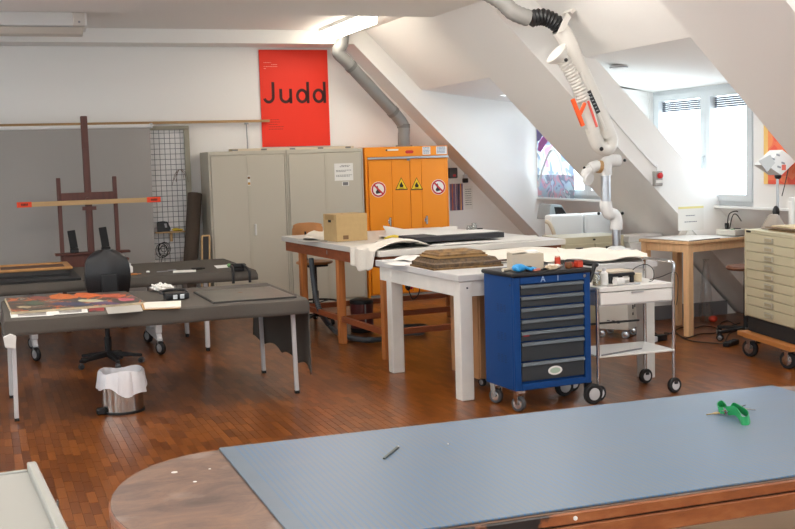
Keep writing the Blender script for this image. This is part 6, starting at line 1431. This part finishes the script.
def key(p0, p1, m):
    d = (p1-p0); L = d.length; d = d.normalized(); s = Vector((-d.y, d.x, 0)).normalized(); up = Vector((0, 0, 0.0012)); mb = B()
    out = [p0+s*0.009, p0+d*0.016+s*0.010, p0+d*0.022+s*0.004, p0+d*L+s*0.003, p0+d*(L+0.003), p0+d*L-s*0.003, p0+d*L*0.8-s*0.004, p0+d*L*0.7-s*0.002, p0+d*L*0.55-s*0.004, p0+d*0.022-s*0.004, p0+d*0.016-s*0.010, p0-s*0.009]
    n = len(out); return mb.add([q-up for q in out]+[q+up for q in out], [tuple(range(n-1, -1, -1)), tuple(range(n, 2*n))]+[(i, (i+1) % n, n+(i+1) % n, n+i) for i in range(n)])
part(t, 'key', key(kp(719, 412.5, 0.006), kp(707, 414.5, 0.002), None), mat('brass', (190, 160, 100), 0.35, 0.8))
part(t, 'key', key(kp(724, 413.5, 0.004), kp(715, 414, 0.002), None), CHROME)
part(t, 'key', key(kp(741, 408.5, 0.006), kp(755, 410, 0.002), None), CHROME)
part(t, 'key', key(kp(738, 406.5, 0.004), kp(745, 405, 0.002), None), mat('dark_steel', (90, 90, 94), 0.4, 0.8))
part(t, 'red_tag', B().cyl(kp(725, 411.5, 0.004), kp(725, 411.5, 0.007), 0.006, n=10), REDP)
a, b = G(384, 459.5, MZ), G(398, 448, MZ)
t = thing('paint_stick', 'short dark painted stick lying on the cutting mat', 'stick', tuple((a+b)/2))
part(t, 'stick', B().bar((a-b)/2+Vector((0, 0, 0.003)), (b-a)/2+Vector((0, 0, 0.003)), 0.008, 0.005), mat('dark_green_paint', (52, 64, 62), 0.5, rgb2=(86, 92, 88), scale=90)); part(t, 'tip', B().bar((b-a)/2*0.85+Vector((0, 0, 0.003)), (b-a)/2*1.1+Vector((0, 0, 0.003)), 0.004, 0.004), WHITE_INK)
single('white_crumb', 'tiny white crumb lying on the cutting mat', 'crumb', B().ball((0, 0, 0.002), 0.003, 8, 6), PAPER, tuple(G(448, 444.5, MZ)), smooth=True)

# grey steel tray table at the lower left corner
GZ = 0.74
gc = G(36, 461, GZ+0.03)
t = thing('tray_table', 'grey steel table with a raised rim beside the oval table', 'table', (gc.x, gc.y, 0), math.radians(3.5))
GT = mat('pale_grey_steel', (168, 168, 160), 0.45)
part(t, 'tray', B().box(-0.95, -0.025, -1.3, -0.02, GZ-0.03, GZ), GT, bevel=0.003)
part(t, 'rim', B().box(-0.032, 0.0, -1.3, 0.0, GZ-0.05, GZ+0.03), GT, bevel=0.004); part(t, 'rim', B().box(-0.95, -0.032, -0.02, 0.0, GZ-0.05, GZ+0.006), GT, bevel=0.003)
part(t, 'hook', B().box(0.0, 0.018, -0.46, -0.44, GZ-0.02, GZ-0.005).box(0.014, 0.018, -0.46, -0.44, GZ-0.005, GZ+0.005), GREYM)
for x in (-0.90, -0.07):
    for y in (-1.24, -0.08): part(t, 'leg', B().box(x, x+0.04, y, y+0.04, 0, GZ-0.03), GREYM)
t = thing('carton', 'pale brown carton standing under the oval table', 'box', (2.35, 3.05, 0), 0.05)
part(t, 'carton_body', B().box(-0.4, 0.4, -0.3, 0.3, 0, 0.5), mat('pale_carton', (236, 208, 168), 0.85), bevel=0.004); part(t, 'tape', B().box(-0.4, 0.4, -0.03, 0.03, 0.5, 0.501), mat('tan_tape', (206, 176, 128), 0.4))
